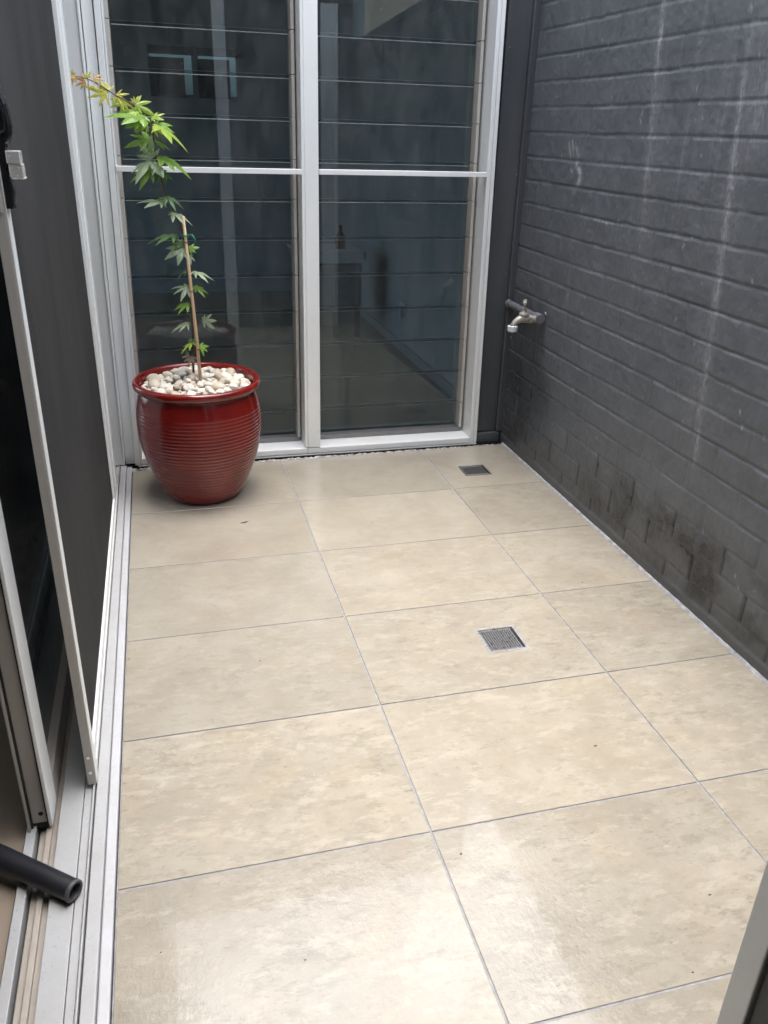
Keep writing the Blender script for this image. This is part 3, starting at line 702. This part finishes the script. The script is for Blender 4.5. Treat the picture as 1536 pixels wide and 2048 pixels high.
b = MB(); b.box(0.978, 0.9895, 0.66, 4.19, -0.004, 0.06); tag(b.build('skirting_board', M['door_paint']), 'grey skirting board along the side wall of the room behind the window', 'skirting board')
wall('left_room_wall', 'outer wall of the dark room beyond the open glass sliding door, with an added daylight opening', [(-4.1, -4, -4.5, 0.8, -0.05, 2.42), (-4.1, -4, 4.0, 4.3, -0.05, 2.42), (-4.1, -4, 0.8, 4.0, -0.05, 0.3), (-4.1, -4, 0.8, 4.0, 2.3, 2.42)])  # wide opening added out of view to let daylight into the rooms
wall('rear_room_wall', 'unlit back wall of the room the photo is taken from', [(-4.1, 1.1, -4.6, -4.5, -0.05, 2.42), (0.99, 1.09, -4.5, -2.461, -0.05, 2.42)])
wall('window_head_wall', 'dark clad wall above the louvre window', [(-0.765, 0.985, 0.456, 0.64, 2.2005, 2.62)], 'cladding')
wall('door_head_wall', 'dark clad wall above the sliding doors', [(-0.80, -0.63, -2.308, 0.455, 2.2105, 2.62)], 'cladding')
wall('corner_post_wall', 'short hidden pier joining the window jamb and the sliding door jamb', [(-0.80, -0.585, 0.525, 0.64, 0.0, 2.2)], 'cladding')
b = MB(); b.box(-4, -0.766, -4.5, 4.2, 2.42, 2.52); b.box(-0.765, 0.985, 0.645, 4.2, 2.42, 2.52); b.box(-0.765, 0.985, -4.5, -2.445, 2.42, 2.52)
tag(b.build('ceiling', M['ceiling']), kind='structure')
b = MB(); b.box(-4, -0.7605, -4.5, 4.2, -0.06, 0.006); b.box(-0.7600, 0.99, 0.645, 4.2, -0.06, 0.004); b.box(-0.7600, 0.99, -4.5, -2.3095, -0.06, 0.004)
tag(b.build('interior_floor', M['floor_in']), kind='structure')

# furniture dimly seen through the glass
sb = thing('sideboard', (0.45, 2.62, 0), 'low sideboard with grey doors standing in the room behind the louvre window', 'sideboard')
b = MB(); b.box(0.40, 0.84, 2.46, 2.86, 0.50, 0.545); b.build('sideboard_top', M['timber'], sb, bevel=0.004)
b = MB(); b.box(0.42, 0.82, 2.49, 2.85, 0.21, 0.4995); b.build('carcass', M['timber'], sb)
for x0, x1 in ((0.43, 0.645), (0.655, 0.80)):
    b = MB(); b.box(x0, x1, 2.478, 2.4895, 0.215, 0.46); b.build('door', M['door_paint'], sb, bevel=0.003)
for x in (0.435, 0.65, 0.80):
    b = MB(); b.box(x - 0.015, x + 0.015, 2.50, 2.53, 0.0, 0.2095); b.build('leg', M['timber'], sb)
b = MB(); b.box(0.39, 0.82, 2.452, 2.80, 0.5455, 0.553); b.box(0.39, 0.82, 2.448, 2.4515, 0.48, 0.553)
tag(b.build('table_runner', M['cloth'], bevel=0.002), 'white cloth folded over the top of the sideboard behind the glass', 'cloth')
b = MB(); b.lathe([(0.0, 0.0), (0.032, 0.0), (0.034, 0.05), (0.030, 0.075), (0.012, 0.10), (0.011, 0.14), (0.0, 0.14)], (0.70, 2.58, 0.5535), 24)
tag(b.build('bottle', M['red'], smooth=True), 'small red bottle standing on the white cloth of the sideboard', 'bottle')
b = MB(); b.box(0.980, 0.9895, 2.03, 2.14, 0.235, 0.305); so_ = tag(b.build('power_socket', M['white_plastic'], bevel=0.003), 'white power socket on the side wall behind the louvre window', 'socket')
b = MB(); b.box(0.955, 0.9798, 2.045, 2.075, 0.22, 0.285); b.build('plug', M['white_plastic'], so_, bevel=0.004)

# neighbour's house over the wall, seen only in reflection
nh = thing('neighbour_house', (4.0, -7.0, 0), 'cream brick house next door rising above the brick wall', 'house')
b = MB(); b.box(1.6, 7.0, -9.0, -6.0, -0.25, 4.2); b.build('house_wall', M['cream'], nh)
b = MB(); b.box(1.4, 7.2, -9.2, -5.8, 4.2005, 4.35); b.build('roof', M['cladding'], nh)
b = MB(); b.box(2.0, 2.7, -5.998, -5.96, 2.9, 3.9)
b.build('lattice_window', M['blind'], nh)

# ------------------------------------------------------------------ floor drains
def drain(x0, x1, y0, y1, nb, label, dark):
    root = thing('floor_drain', ((x0 + x1) / 2, (y0 + y1) / 2, 0), label, 'drain', 'square floor drains set in the tiles')
    w = 0.0042
    b = MB(); b.box(x0, x1, y0, y0 + w, -0.02, 0.0014); b.box(x0, x1, y1 - w, y1, -0.02, 0.0014)
    b.box(x0, x0 + w, y0 + w, y1 - w, -0.02, 0.0014); b.box(x1 - w, x1, y0 + w, y1 - w, -0.02, 0.0014)
    b.build('drain_rim', M['steel_dark'] if dark else M['steel'], root)
    b = MB(); b.box(x0 + 0.001, x1 - 0.001, y0 + 0.001, y1 - 0.001, -0.05, -0.021); b.build('drain_sump', M['dark_void'], root)
    # wedge wire grate: bars run front to back, with dimples at both ends
    xi0, xi1, yi0, yi1 = x0 + w + 0.003, x1 - w - 0.003, y0 + w + 0.002, y1 - w - 0.002
    b = MB(); p = (xi1 - xi0) / nb
    for i in range(nb):
        xa = xi0 + i * p
        b.box(xa, xa + p * 0.36, yi0, yi1, -0.010, -0.0012)
    b.box(xi0, xi1, yi0 + 0.010, yi0 + 0.013, -0.014, -0.0085); b.box(xi0, xi1, yi1 - 0.013, yi1 - 0.010, -0.014, -0.0085)
    b.build('drain_grate', M['steel'] if not dark else M['steel_dark'], root, bevel=0.0006)
    for i in range(nb):
        xa = xi0 + (i + 0.25) * p
        for yq in (yi0 + 0.003, yi1 - 0.003):
            b = MB(); b.lathe([(0.0019, -0.0011), (0.0015, 0.0004), (0.0, 0.0009)], (xa, yq, 0), 8)
            b.build('drain_stud', M['chrome'] if not dark else M['steel'], root, smooth=True)
    if not dark:
        b = MB(); g = 0.0035; z = 0.0009
        b.box(x0 - g, x1 + g, y0 - g, y0, -0.004, z); b.box(x0 - g, x1 + g, y1, y1 + g, -0.004, z); b.box(x0 - g, x0, y0, y1, -0.004, z); b.box(x1, x1 + g, y0, y1, -0.004, z)
        b.build('drain_collar', M['sealant'], root, bevel=0.0006)
drain(0.338, 0.446, -1.055, -0.946, 14, 'steel slotted square floor drain in the middle of the tiled floor', False)
drain(0.697, 0.803, 0.114, 0.214, 16, 'dark slotted square floor drain in the corner by the tap', True)

# ------------------------------------------------------------------ red glazed pot
PX, PY = -0.328, 0.150
pot = thing('plant_pot', (PX, PY, 0), 'large glossy dark red ribbed ceramic pot topped with white pebbles by the window', 'pot')
key = [(0.118, 0.0), (0.124, 0.004), (0.139, 0.018), (0.1545, 0.05), (0.1735, 0.09), (0.1905, 0.13), (0.2045, 0.18), (0.2135, 0.23), (0.2180, 0.28), (0.2170, 0.32), (0.2120, 0.355), (0.2050, 0.385), (0.1990, 0.400)]
kh = np.array([k[1] for k in key]); kr = np.array([k[0] for k in key])
# smooth the key radii, then add the thrown ribs
hh = np.linspace(0.004, 0.400, 300); pc = np.polyfit(kh[1:], kr[1:], 6); rr = np.polyval(pc, hh)
env = sstep(0.030, 0.06, hh) * (1 - sstep(0.345, 0.352, hh))
ph = (hh - 0.03) / 0.0128
rr = rr + env * 0.0022 * (np.abs(np.sin(np.pi * ph)) ** 0.6 - 0.6)
prof = [(0.0, 0.0), (0.118, 0.0)] + list(zip(rr, hh))
prof += [(0.2035, 0.404), (0.2120, 0.408), (0.2180, 0.416), (0.2200, 0.424), (0.2185, 0.432), (0.2130, 0.4375), (0.2060, 0.4375), (0.2000, 0.433), (0.1975, 0.424), (0.1970, 0.405), (0.196, 0.36)]
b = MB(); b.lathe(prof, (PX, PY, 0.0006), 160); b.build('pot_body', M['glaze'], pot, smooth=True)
b = MB(); b.lathe([(0.0, 0.396), (0.10, 0.395), (0.1965, 0.385)], (PX, PY, 0), 48); b.build('soil', M['soil'], pot, smooth=True)

# pebbles
def pebble_mesh(seed, mat):
    bm = bmesh.new(); bmesh.ops.create_icosphere(bm, subdivisions=3, radius=1.0)
    g = np.random.default_rng(seed); ks = g.normal(size=(5, 3)) * 1.5; am = g.uniform(0.03, 0.13, 5); phs = g.uniform(0, 6, 5)
    for v in bm.verts:
        p = np.array(v.co); d = 1 + sum(a * math.sin(k @ p + f) for a, k, f in zip(am, ks, phs))
        v.co = v.co * d
    me = bpy.data.meshes.new('pebble'); bm.to_mesh(me); bm.free()
    me.polygons.foreach_set('use_smooth', [True] * len(me.polygons)); me.materials.append(mat); return me
pm = [pebble_mesh(100 + i, M['pebble']) for i in range(6)]; pg = [pebble_mesh(200 + i, M['pebble_grey']) for i in range(2)]
placed = []
def surf(x, y):
    r = math.hypot(x, y)
    return 0.402 + 0.020 * math.exp(-((x + 0.02) ** 2 + (y - 0.06) ** 2) / 0.012) + 0.007 * (1 - r / 0.19)
def try_pebble(x, y, a, lift, grey=False):
    if math.hypot(x, y) + a > 0.197: return False
    for (X, Y, A, Lf) in placed:
        if Lf == lift and math.hypot(x - X, y - Y) < 0.80 * (a + A): return False
    placed.append((x, y, a, lift))
    me = random.choice(pg if grey else pm)
    o = bpy.data.objects.new('pebble', me); COL.objects.link(o)
    o.scale = (a * random.uniform(1.0, 1.25), a * random.uniform(0.85, 1.05), a * random.uniform(0.62, 0.82))
    o.rotation_euler = (random.uniform(-0.5, 0.5), random.uniform(-0.5, 0.5), random.uniform(0, 6.28))
    o.location = (PX + x, PY + y, surf(x, y) + lift)
    if grey: tag(o, 'smooth grey pebble, darker than the white ones round the stem in the pot', 'pebble', 'grey pebbles in the pot')
    else: tag(o, 'smooth cream white pebble covering the soil of the red pot', 'pebble', 'white pebbles in the pot')
    return True
for (x, y) in ((-0.055, 0.085), (-0.028, 0.078), (-0.075, 0.07), (-0.01, 0.095)): try_pebble(x, y, 0.021, 0.006, True)
tries = 0
while len(placed) < 150 and tries < 9000:
    tries += 1
    r = 0.186 * math.sqrt(random.random()); t = random.uniform(0, 2 * math.pi)
    try_pebble(r * math.cos(t), r * math.sin(t), random.choice((0.010, 0.012, 0.014, 0.016, 0.019, 0.022)), 0.0)
n0 = len(placed); tries = 0
while len(placed) < n0 + 62 and tries < 4000:
    tries += 1
    r = 0.168 * math.sqrt(random.random()); t = random.uniform(0, 2 * math.pi)
    try_pebble(r * math.cos(t), r * math.sin(t), random.choice((0.011, 0.013, 0.016, 0.019, 0.023)), 0.014)
print('pebbles', len(placed))

# ------------------------------------------------------------------ maple sapling, cane and ties
YS = 0.165
def sp(px, py, dy=0.0): return at(px, py, 'y', YS + dy)
mp = thing('maple_sapling', sp(386, 735), 'thin maple sapling with green leaves and orange drooping tip growing in the red pot', 'sapling')
stem_px = [(387, 745), (386, 722), (387, 690), (384, 640), (383, 600), (379, 555), (375, 510), (368, 472), (356, 440), (342, 410), (331, 385), (322, 357), (315, 335), (311, 310), (308, 285), (305, 262), (298, 245), (284, 227), (268, 212), (250, 200), (230, 190), (212, 178), (195, 168), (178, 159), (160, 154), (146, 152)]
sp_pts = []
for i, (x, y) in enumerate(stem_px): sp_pts.append(sp(x, y, 0.004 * math.sin(i * 0.9)))
n = len(sp_pts)
rad = [0.0042 - 0.0030 * (i / (n - 1)) for i in range(n)]
b = MB(); b.tube(sp_pts, rad, 10); b.build('stem', M['stem'], mp, smooth=True)

LOBES = [(0, 1.0), (40, 0.90), (-40, 0.90), (82, 0.62), (-82, 0.62), (122, 0.34), (-122, 0.34)]
def leaf(base, tip, mat, droop=0.35, face=0.25, size=1.0, dy=-0.02, roll=0.0, five=False, narrow=1.0):
    """base and tip of the middle lobe; face = how far the blade turns towards the viewer."""
    B = sp(*base); T = sp(tip[0], tip[1], dy)
    ax = (T - B); L = ax.length * size; ax.normalize()
    lr = random.Random(int(base[0] * 7 + base[1])); face = max(0.0, face - 0.16) if face < 0.5 else face
    droop *= lr.uniform(1.0, 1.9); roll += lr.uniform(-0.4, 0.4)
    up = Vector((0, 0, 1)).lerp((CAM - B).normalized(), face).normalized()
    up = (up - ax * up.dot(ax))
    if up.length < 0.15: up = (CAM - B) - ax * (CAM - B).dot(ax)
    up.normalize(); side = ax.cross(up)
    if roll:
        q = Matrix.Rotation(roll, 3, ax); up = q @ up; side = q @ side
    lob = sorted(LOBES[:5] if five else LOBES, key=lambda q: q[0])
    rl = random.Random(int(base[0] * 7 + base[1]))
    L *= (1.15 if base[1] < 350 else 1.0); pl = L * 0.17
    C0 = (pl, 0.0)
    vs = []; fs = []
    def P(x, y, lift=0.0):
        r2 = math.hypot(x - pl, y) / L
        z = -droop * L * r2 ** 1.8 + lift
        return B + ax * x + side * y + up * z
    vs.append(P(C0[0], 0, 0.02 * L)); 
    def pol(ang, r): return (C0[0] + r * math.cos(ang), r * math.sin(ang))
    Lb = L * 0.84
    val = []
    for i in range(len(lob) - 1):
        a = R((lob[i][0] + lob[i + 1][0]) / 2); rr_ = 0.25 * Lb * (0.6 + 0.4 * min(lob[i][1], lob[i + 1][1]))
        val.append(len(vs)); vs.append(P(*pol(a, rr_)))
    a = R(lob[-1][0] + 30); vE = len(vs); vs.append(P(*pol(a, 0.10 * Lb)))
    a = R(lob[0][0] - 30); vS = len(vs); vs.append(P(*pol(a, 0.10 * Lb)))
    for i, (ang, ln) in enumerate(lob):
        ln *= rl.uniform(0.72, 1.08); a = R(ang + rl.uniform(-5, 5)); vl = vS if i == 0 else val[i - 1]; vr = vE if i == len(lob) - 1 else val[i]
        def q(t, w):
            x, y = pol(a, ln * Lb * t); return (x - math.sin(a) * w * ln * Lb, y + math.cos(a) * w * ln * Lb)
        n0 = len(vs)
        wv = narrow * lr.uniform(0.95, 1.25)
        vs.extend([P(*q(0.50, 0), 0.030 * L), P(*q(0.75, 0), 0.015 * L), P(*q(1.0, 0)),
                   P(*q(0.45, 0.125 * wv)), P(*q(0.60, 0.118 * wv)), P(*q(0.78, 0.07 * wv)),
                   P(*q(0.45, -0.125 * wv)), P(*q(0.60, -0.118 * wv)), P(*q(0.78, -0.07 * wv))])
        m1, m2, tp, l1, l2, l3, r1, r2, r3 = range(n0, n0 + 9)
        fs += [(0, m1, l1, vr), (0, vl, r1, m1), (m1, m2, l2, l1), (m1, r1, r2, m2), (m2, tp, l3, l2), (m2, r2, r3, tp)]
    b = MB(); b.add(vs, fs)
    b.tube([B, P(pl, 0, 0.015 * L)], [0.0009, 0.0007], 5)
    return b.build('leaf', M[mat], mp, smooth=False)
# growing tip
leaf((156, 154), (127, 158), 'leaf_orange', 0.3, 0.75, 0.9, five=True, narrow=0.42)
leaf((152, 153), (134, 138), 'leaf_yellow', 0.2, 0.7, 0.9, 0.0, five=True, narrow=0.45)
leaf((148, 153), (131, 170), 'leaf_orange', 0.2, 0.6, 0.9, 0.0, five=True, narrow=0.42)
leaf((176, 160), (147, 170), 'leaf_orange', 0.15, 0.95, 1.0, 0.0, five=True, narrow=0.85)
leaf((177, 160), (170, 139), 'leaf_yellow', 0.15, 0.95, 1.0, 0.01, five=True, narrow=0.9)
leaf((182, 157), (208, 161), 'leaf_orange', 0.15, 0.8, 1.0, 0.0, five=True, narrow=0.7)
leaf((221, 184), (172, 194), 'leaf_yellow', 0.2, 0.5, 1.0, -0.01, five=True, narrow=0.8)
leaf((222, 186), (197, 163), 'leaf_yellow', 0.15, 0.6, 1.0, 0.01, five=True, narrow=0.9)
leaf((225, 187), (264, 210), 'leaf_yellow', 0.2, 0.55, 1.0, -0.01, five=True, narrow=0.8)
leaf((255, 203), (226, 212), 'leaf_lime', 0.3, 0.6, 1.05, -0.02, five=True)
leaf((263, 206), (307, 224), 'leaf_lime', 0.3, 0.75, 1.0, -0.01, five=True, narrow=0.9)
leaf((270, 209), (268, 190), 'leaf_yellow', 0.2, 0.8, 1.0, 0.0, five=True)
leaf((300, 236), (228, 218), 'leaf_green', 0.25, 0.42, 1.05, -0.035, narrow=1.35)
leaf((292, 236), (262, 246), 'leaf_green', 0.3, 0.5, 1.2, -0.03, narrow=1.35)
leaf((304, 246), (386, 282), 'leaf_lime', 0.32, 0.35, 0.85, -0.03, narrow=1.3)
leaf((300, 255), (270, 243), 'leaf_yellow', 0.25, 0.5, 1.0, -0.02, five=True, narrow=0.7)
leaf((303, 256), (324, 262), 'leaf_yellow', 0.3, 0.5, 1.0, -0.02, five=True, narrow=0.8)
leaf((308, 286), (256, 260), 'leaf_green', 0.3, 0.35, 1.0, 0.03, narrow=1.1)
leaf((309, 286), (332, 284), 'leaf_green', 0.45, 0.4, 1.2, 0.03, narrow=1.2)
leaf((312, 322), (242, 330), 'leaf_pale', 0.4, 0.40, 0.85, -0.03, roll=0.15, narrow=1.2)
leaf((311, 324), (276, 283), 'leaf_pale', 0.2, 0.75, 1.0, -0.02, five=True, narrow=1.1)
leaf((311, 318), (304, 345), 'leaf_pale', 0.2, 0.9, 1.2, -0.04, five=True, narrow=1.4)
leaf((314, 312), (378, 330), 'leaf_green', 0.35, 0.4, 1.0, -0.02, narrow=1.3)
leaf((313, 340), (262, 346), 'leaf_green', 0.4, 0.3, 1.0, -0.01)
leaf((315, 340), (331, 364), 'leaf_dark', 0.25, 0.7, 1.0, -0.02, five=True, narrow=1.4)
leaf((292, 232), (252, 236), 'leaf_green', 0.3, 0.4, 1.0, -0.03, narrow=1.2)
leaf((281, 222), (246, 226), 'leaf_lime', 0.3, 0.5, 1.0, -0.02, narrow=1.1)
leaf((300, 240), (322, 224), 'leaf_lime', 0.3, 0.5, 1.0, 0.0)
leaf((304, 250), (345, 252), 'leaf_green', 0.35, 0.45, 1.0, -0.01, narrow=1.2)
leaf((310, 290), (278, 300), 'leaf_green', 0.35, 0.4, 1.0, 0.0)
leaf((312, 318), (352, 312), 'leaf_green', 0.35, 0.35, 1.0, 0.02)
leaf((316, 345), (344, 352), 'leaf_dark', 0.4, 0.35, 1.0, 0.0)
leaf((330, 395), (302, 400), 'leaf_green', 0.4, 0.3, 1.0, 0.01)
# middle
leaf((333, 408), (272, 386), 'leaf_pale', 0.30, 0.28, 1.0, -0.02, narrow=1.1)
leaf((326, 392), (370, 398), 'leaf_dark', 0.5, 0.25, 1.05, -0.02)
leaf((336, 424), (396, 434), 'leaf_pale', 0.5, 0.18, 1.0, -0.015)
leaf((360, 471), (290, 464), 'leaf_dark', 0.35, 0.22, 1.0, 0.0)
leaf((372, 493), (333, 512), 'leaf_pale', 0.25, 0.8, 1.1, -0.03, narrow=1.2)
leaf((371, 492), (342, 484), 'leaf_dark', 0.3, 0.55, 1.1, -0.01, narrow=1.2)
leaf((375, 500), (394, 494), 'leaf_green', 0.3, 0.7, 1.1, -0.01, five=True, narrow=1.2)
leaf((376, 507), (384, 525), 'leaf_pale', 0.25, 0.7, 1.1, -0.02, five=True)
leaf((381, 543), (432, 546), 'leaf_pale', 0.32, 0.16, 1.0, -0.01)
leaf((374, 540), (352, 548), 'leaf_dark', 0.4, 0.35, 1.1, 0.03)
leaf((382, 573), (338, 581), 'leaf_pale', 0.35, 0.30, 1.0, -0.02)
leaf((384, 573), (420, 577), 'leaf_green', 0.45, 0.22, 1.0, -0.01)
leaf((383, 607), (340, 608), 'leaf_green', 0.5, 0.28, 1.0, -0.01)
# lower
leaf((402, 641), (436, 643), 'leaf_pale', 0.15, 0.95, 1.0, -0.01, narrow=1.1)
leaf((383, 646), (337, 650), 'leaf_pale', 0.55, 0.22, 1.0, -0.01)
leaf((391, 682), (359, 697), 'leaf_lime', 0.35, 0.45, 1.15, -0.02, narrow=1.1)
leaf((390, 680), (372, 676), 'leaf_dark', 0.4, 0.5, 1.2, 0.0, narrow=1.2)
leaf((396, 690), (420, 704), 'leaf_green', 0.3, 0.6, 1.05, -0.01, narrow=1.1)
leaf((384, 708), (378, 730), 'leaf_dry', 0.2, 0.75, 1.3, -0.03, five=True)
leaf((381, 712), (364, 700), 'leaf_dry', 0.3, 0.5, 1.0, -0.02, five=True, narrow=0.8)

ck = thing('garden_cane', at(401, 748, 'y', 0.140), 'upright bamboo cane stuck into the pebbles to hold up the sapling', 'cane')
c0 = at(401, 760, 'y', 0.140); c1 = at(366, 432, 'y', 0.150)
b = MB(); b.tube([c0, c0.lerp(c1, 0.33) + Vector((0.002, 0, 0)), c0.lerp(c1, 0.66) + Vector((0.001, 0, 0)), c1], [0.0058, 0.0055, 0.0052, 0.0048], 14); b.build('cane_shaft', M['cane'], ck, smooth=True)
for t in (0.20, 0.56, 0.85):
    q = c0.lerp(c1, t) + Vector((0.0015, 0, 0)); ax = (c1 - c0)
    b = MB(); b.lathe([(0.0050, -0.003), (0.0066, 0.0), (0.0050, 0.003)], q, 14, ax); b.build('cane_node', M['cane_node'], ck, smooth=True)
def tie(px, py, tail, label):
    c = at(px, py, 'y', 0.152); b = MB()
    pts = [c + Vector((0.011 * math.cos(t), 0.013 * math.sin(t), 0.002 * math.sin(2 * t))) for t in np.linspace(0, 2 * math.pi, 17)]
    b.tube(pts, 0.0026, 8)
    if tail:
        b.tube([c + Vector((0.010, -0.008, 0.001)), c + Vector((0.020, -0.014, 0.003)), c + Vector((0.027, -0.016, -0.008)), c + Vector((0.031, -0.016, -0.024))], [0.0028, 0.0034, 0.0034, 0.0026], 8)
    o = b.build('plant_tie', M['tie'], smooth=True)
    tag(o, label, 'plant tie', 'green ties on the cane')
tie(371, 471, True, 'green plastic tie with a loose tail binding the sapling near the top of the cane')
tie(391, 681, False, 'green plastic tie low on the cane just above the pebbles')

# ------------------------------------------------------------------ garden tap
TY = 0.205
def tp(px, py): return at(px, py, 'y', TY)
pn = at(1080, 639, 'x', 0.962); pf = at(1025, 609, 'x', 0.962)
zp = 0.5 * (pn.z + pf.z)
tap = thing('garden_tap', (0.93, TY, zp), 'weathered brass garden tap with white hose fitting on the dark brick wall', 'tap')
b = MB(); b.tube([(0.962, 0.452, zp), (0.962, pn.y + 0.010, zp)], 0.0135, 20); b.tube([(0.962, 0.452, zp), (0.962, 0.470, zp)], 0.016, 20)
b.tube([(0.962, pn.y + 0.036, zp), (0.962, pn.y - 0.006, zp)], 0.0185, 24)
b.build('water_pipe', M['pipe_paint'], tap, smooth=False, bevel=0.002)
ey = pn.y + 0.010
b = MB(); b.tube([(0.980, ey - 0.020, zp + 0.018), (0.976, ey - 0.020, zp + 0.027)], 0.0034, 10); b.build('pipe_screw', M['alu_beige'], tap)
cb = tp(1046, 640); cb = Vector((0.924, ey, zp - 0.004))
b = MB(); b.tube([(0.955, ey, zp - 0.002), (0.920, ey, zp - 0.002)], 0.0135, 20); b.tube([(0.9275, ey, zp - 0.002), (0.9215, ey, zp - 0.002)], 0.0180, 6)
b.build('tap_flange', M['brass'], tap, bevel=0.0015)
b = MB()
pts = [(0.924, ey, zp - 0.002), (0.910, ey, zp + 0.000), (0.897, ey, zp + 0.001), (0.884, ey, zp - 0.001), (0.873, ey - 0.001, zp - 0.006), (0.864, ey - 0.002, zp - 0.013), (0.858, ey - 0.002, zp - 0.022), (0.856, ey - 0.002, zp - 0.030)]
b.tube(pts, [0.0135, 0.0158, 0.0165, 0.0145, 0.0125, 0.0114, 0.0110, 0.0110], 20); b.build('tap_body', M['brass'], tap, smooth=True)
b = MB(); b.lathe([(0.0, 0.010), (0.0135, 0.010), (0.0185, 0.014), (0.0185, 0.022), (0.0150, 0.026), (0.0095, 0.027), (0.0085, 0.040), (0.0098, 0.041), (0.0098, 0.045), (0.0045, 0.047), (0.0042, 0.056), (0.0, 0.056)], (0.898, ey, zp - 0.002), 24); b.build('tap_bonnet', M['brass'], tap, smooth=True)
b = MB(); b.tube([(0.898 + 0.42 * q, ey + 0.91 * q, zp + 0.060 + e_) for q, e_ in ((-0.027, 0.0), (-0.020, 0.002), (0, 0), (0.020, 0.002), (0.027, 0))], [0.0066, 0.0082, 0.0060, 0.0082, 0.0066], 14); b.build('tap_handle', M['brass'], tap, smooth=True)
sx, sy, sz = 0.856, ey - 0.002, zp - 0.028
b = MB(); b.lathe([(0.0105, 0.004), (0.0185, 0.003), (0.0195, 0.0), (0.0190, -0.015), (0.0175, -0.018), (0.0, -0.018)], (sx, sy, sz), 28); b.build('hose_connector', M['white_plastic'], tap, smooth=False, bevel=0.001)
b = MB(); b.lathe([(0.0108, -0.0182), (0.0108, -0.026), (0.0082, -0.027), (0.0082, -0.033), (0.0095, -0.034), (0.0085, -0.038), (0.0072, -0.040), (0.0062, -0.046), (0.0, -0.046)], (sx, sy, sz), 20); b.build('hose_nozzle', M['tube_rim'], tap)

# ------------------------------------------------------------------ scraps of leaf litter
b = MB()
q = at(488, 1046, 'z', 0.0); vs = []
for i in range(7):
    t = i / 6; w = 0.0042 * math.sin(math.pi * t) + 0.0004
    vs += [(q.x - 0.012 + 0.026 * t, q.y + 0.006 * t - w, 0.0012 + 0.003 * math.sin(t * 5) ** 2), (q.x - 0.012 + 0.026 * t, q.y + 0.006 * t + w, 0.0016)]
b.add(vs, [(2 * i, 2 * i + 2, 2 * i + 3, 2 * i + 1) for i in range(6)])
o = b.build('leaf_scrap', M['litter']); sm = o.modifiers.new('thick', 'SOLIDIFY'); sm.thickness = 0.0006
tag(o, 'curled reddish brown leaf scrap on the tile in front of the red pot', 'leaf scrap')
for i, (px, py, s) in enumerate(((1190, 1492, 3.2), (922, 1708, 2.2), (520, 1322, 2.0), (1420, 1790, 2.8), (470, 1020, 2.0), (1165, 1165, 1.8), (258, 1318, 2.2), (1245, 1410, 1.6), (1385, 1945, 2.0), (610, 1920, 1.8), (745, 1045, 1.8), (322, 1905, 1.4))):
    q = at(px, py, 'z', 0.0); s *= 0.001; bm = MB(); rr_ = random.Random(i)
    m = 7; vs = [(0, 0, s * 0.55)]
    for k in range(m):
        a = 2 * math.pi * k / m; r_ = s * rr_.uniform(0.5, 1.3)
        vs.append((1.5 * r_ * math.cos(a), 0.8 * r_ * math.sin(a), 0.0001))
    bm.add([(q.x + v[0], q.y + v[1], 0.0004 + v[2]) for v in vs], [(0, 1 + k, 1 + (k + 1) % m) for k in range(m)])
    tag(bm.build('dirt_speck', M['litter']), 'tiny dark speck of leaf litter lying loose on the beige tiles', 'leaf litter', 'specks of leaf litter on the tiles')
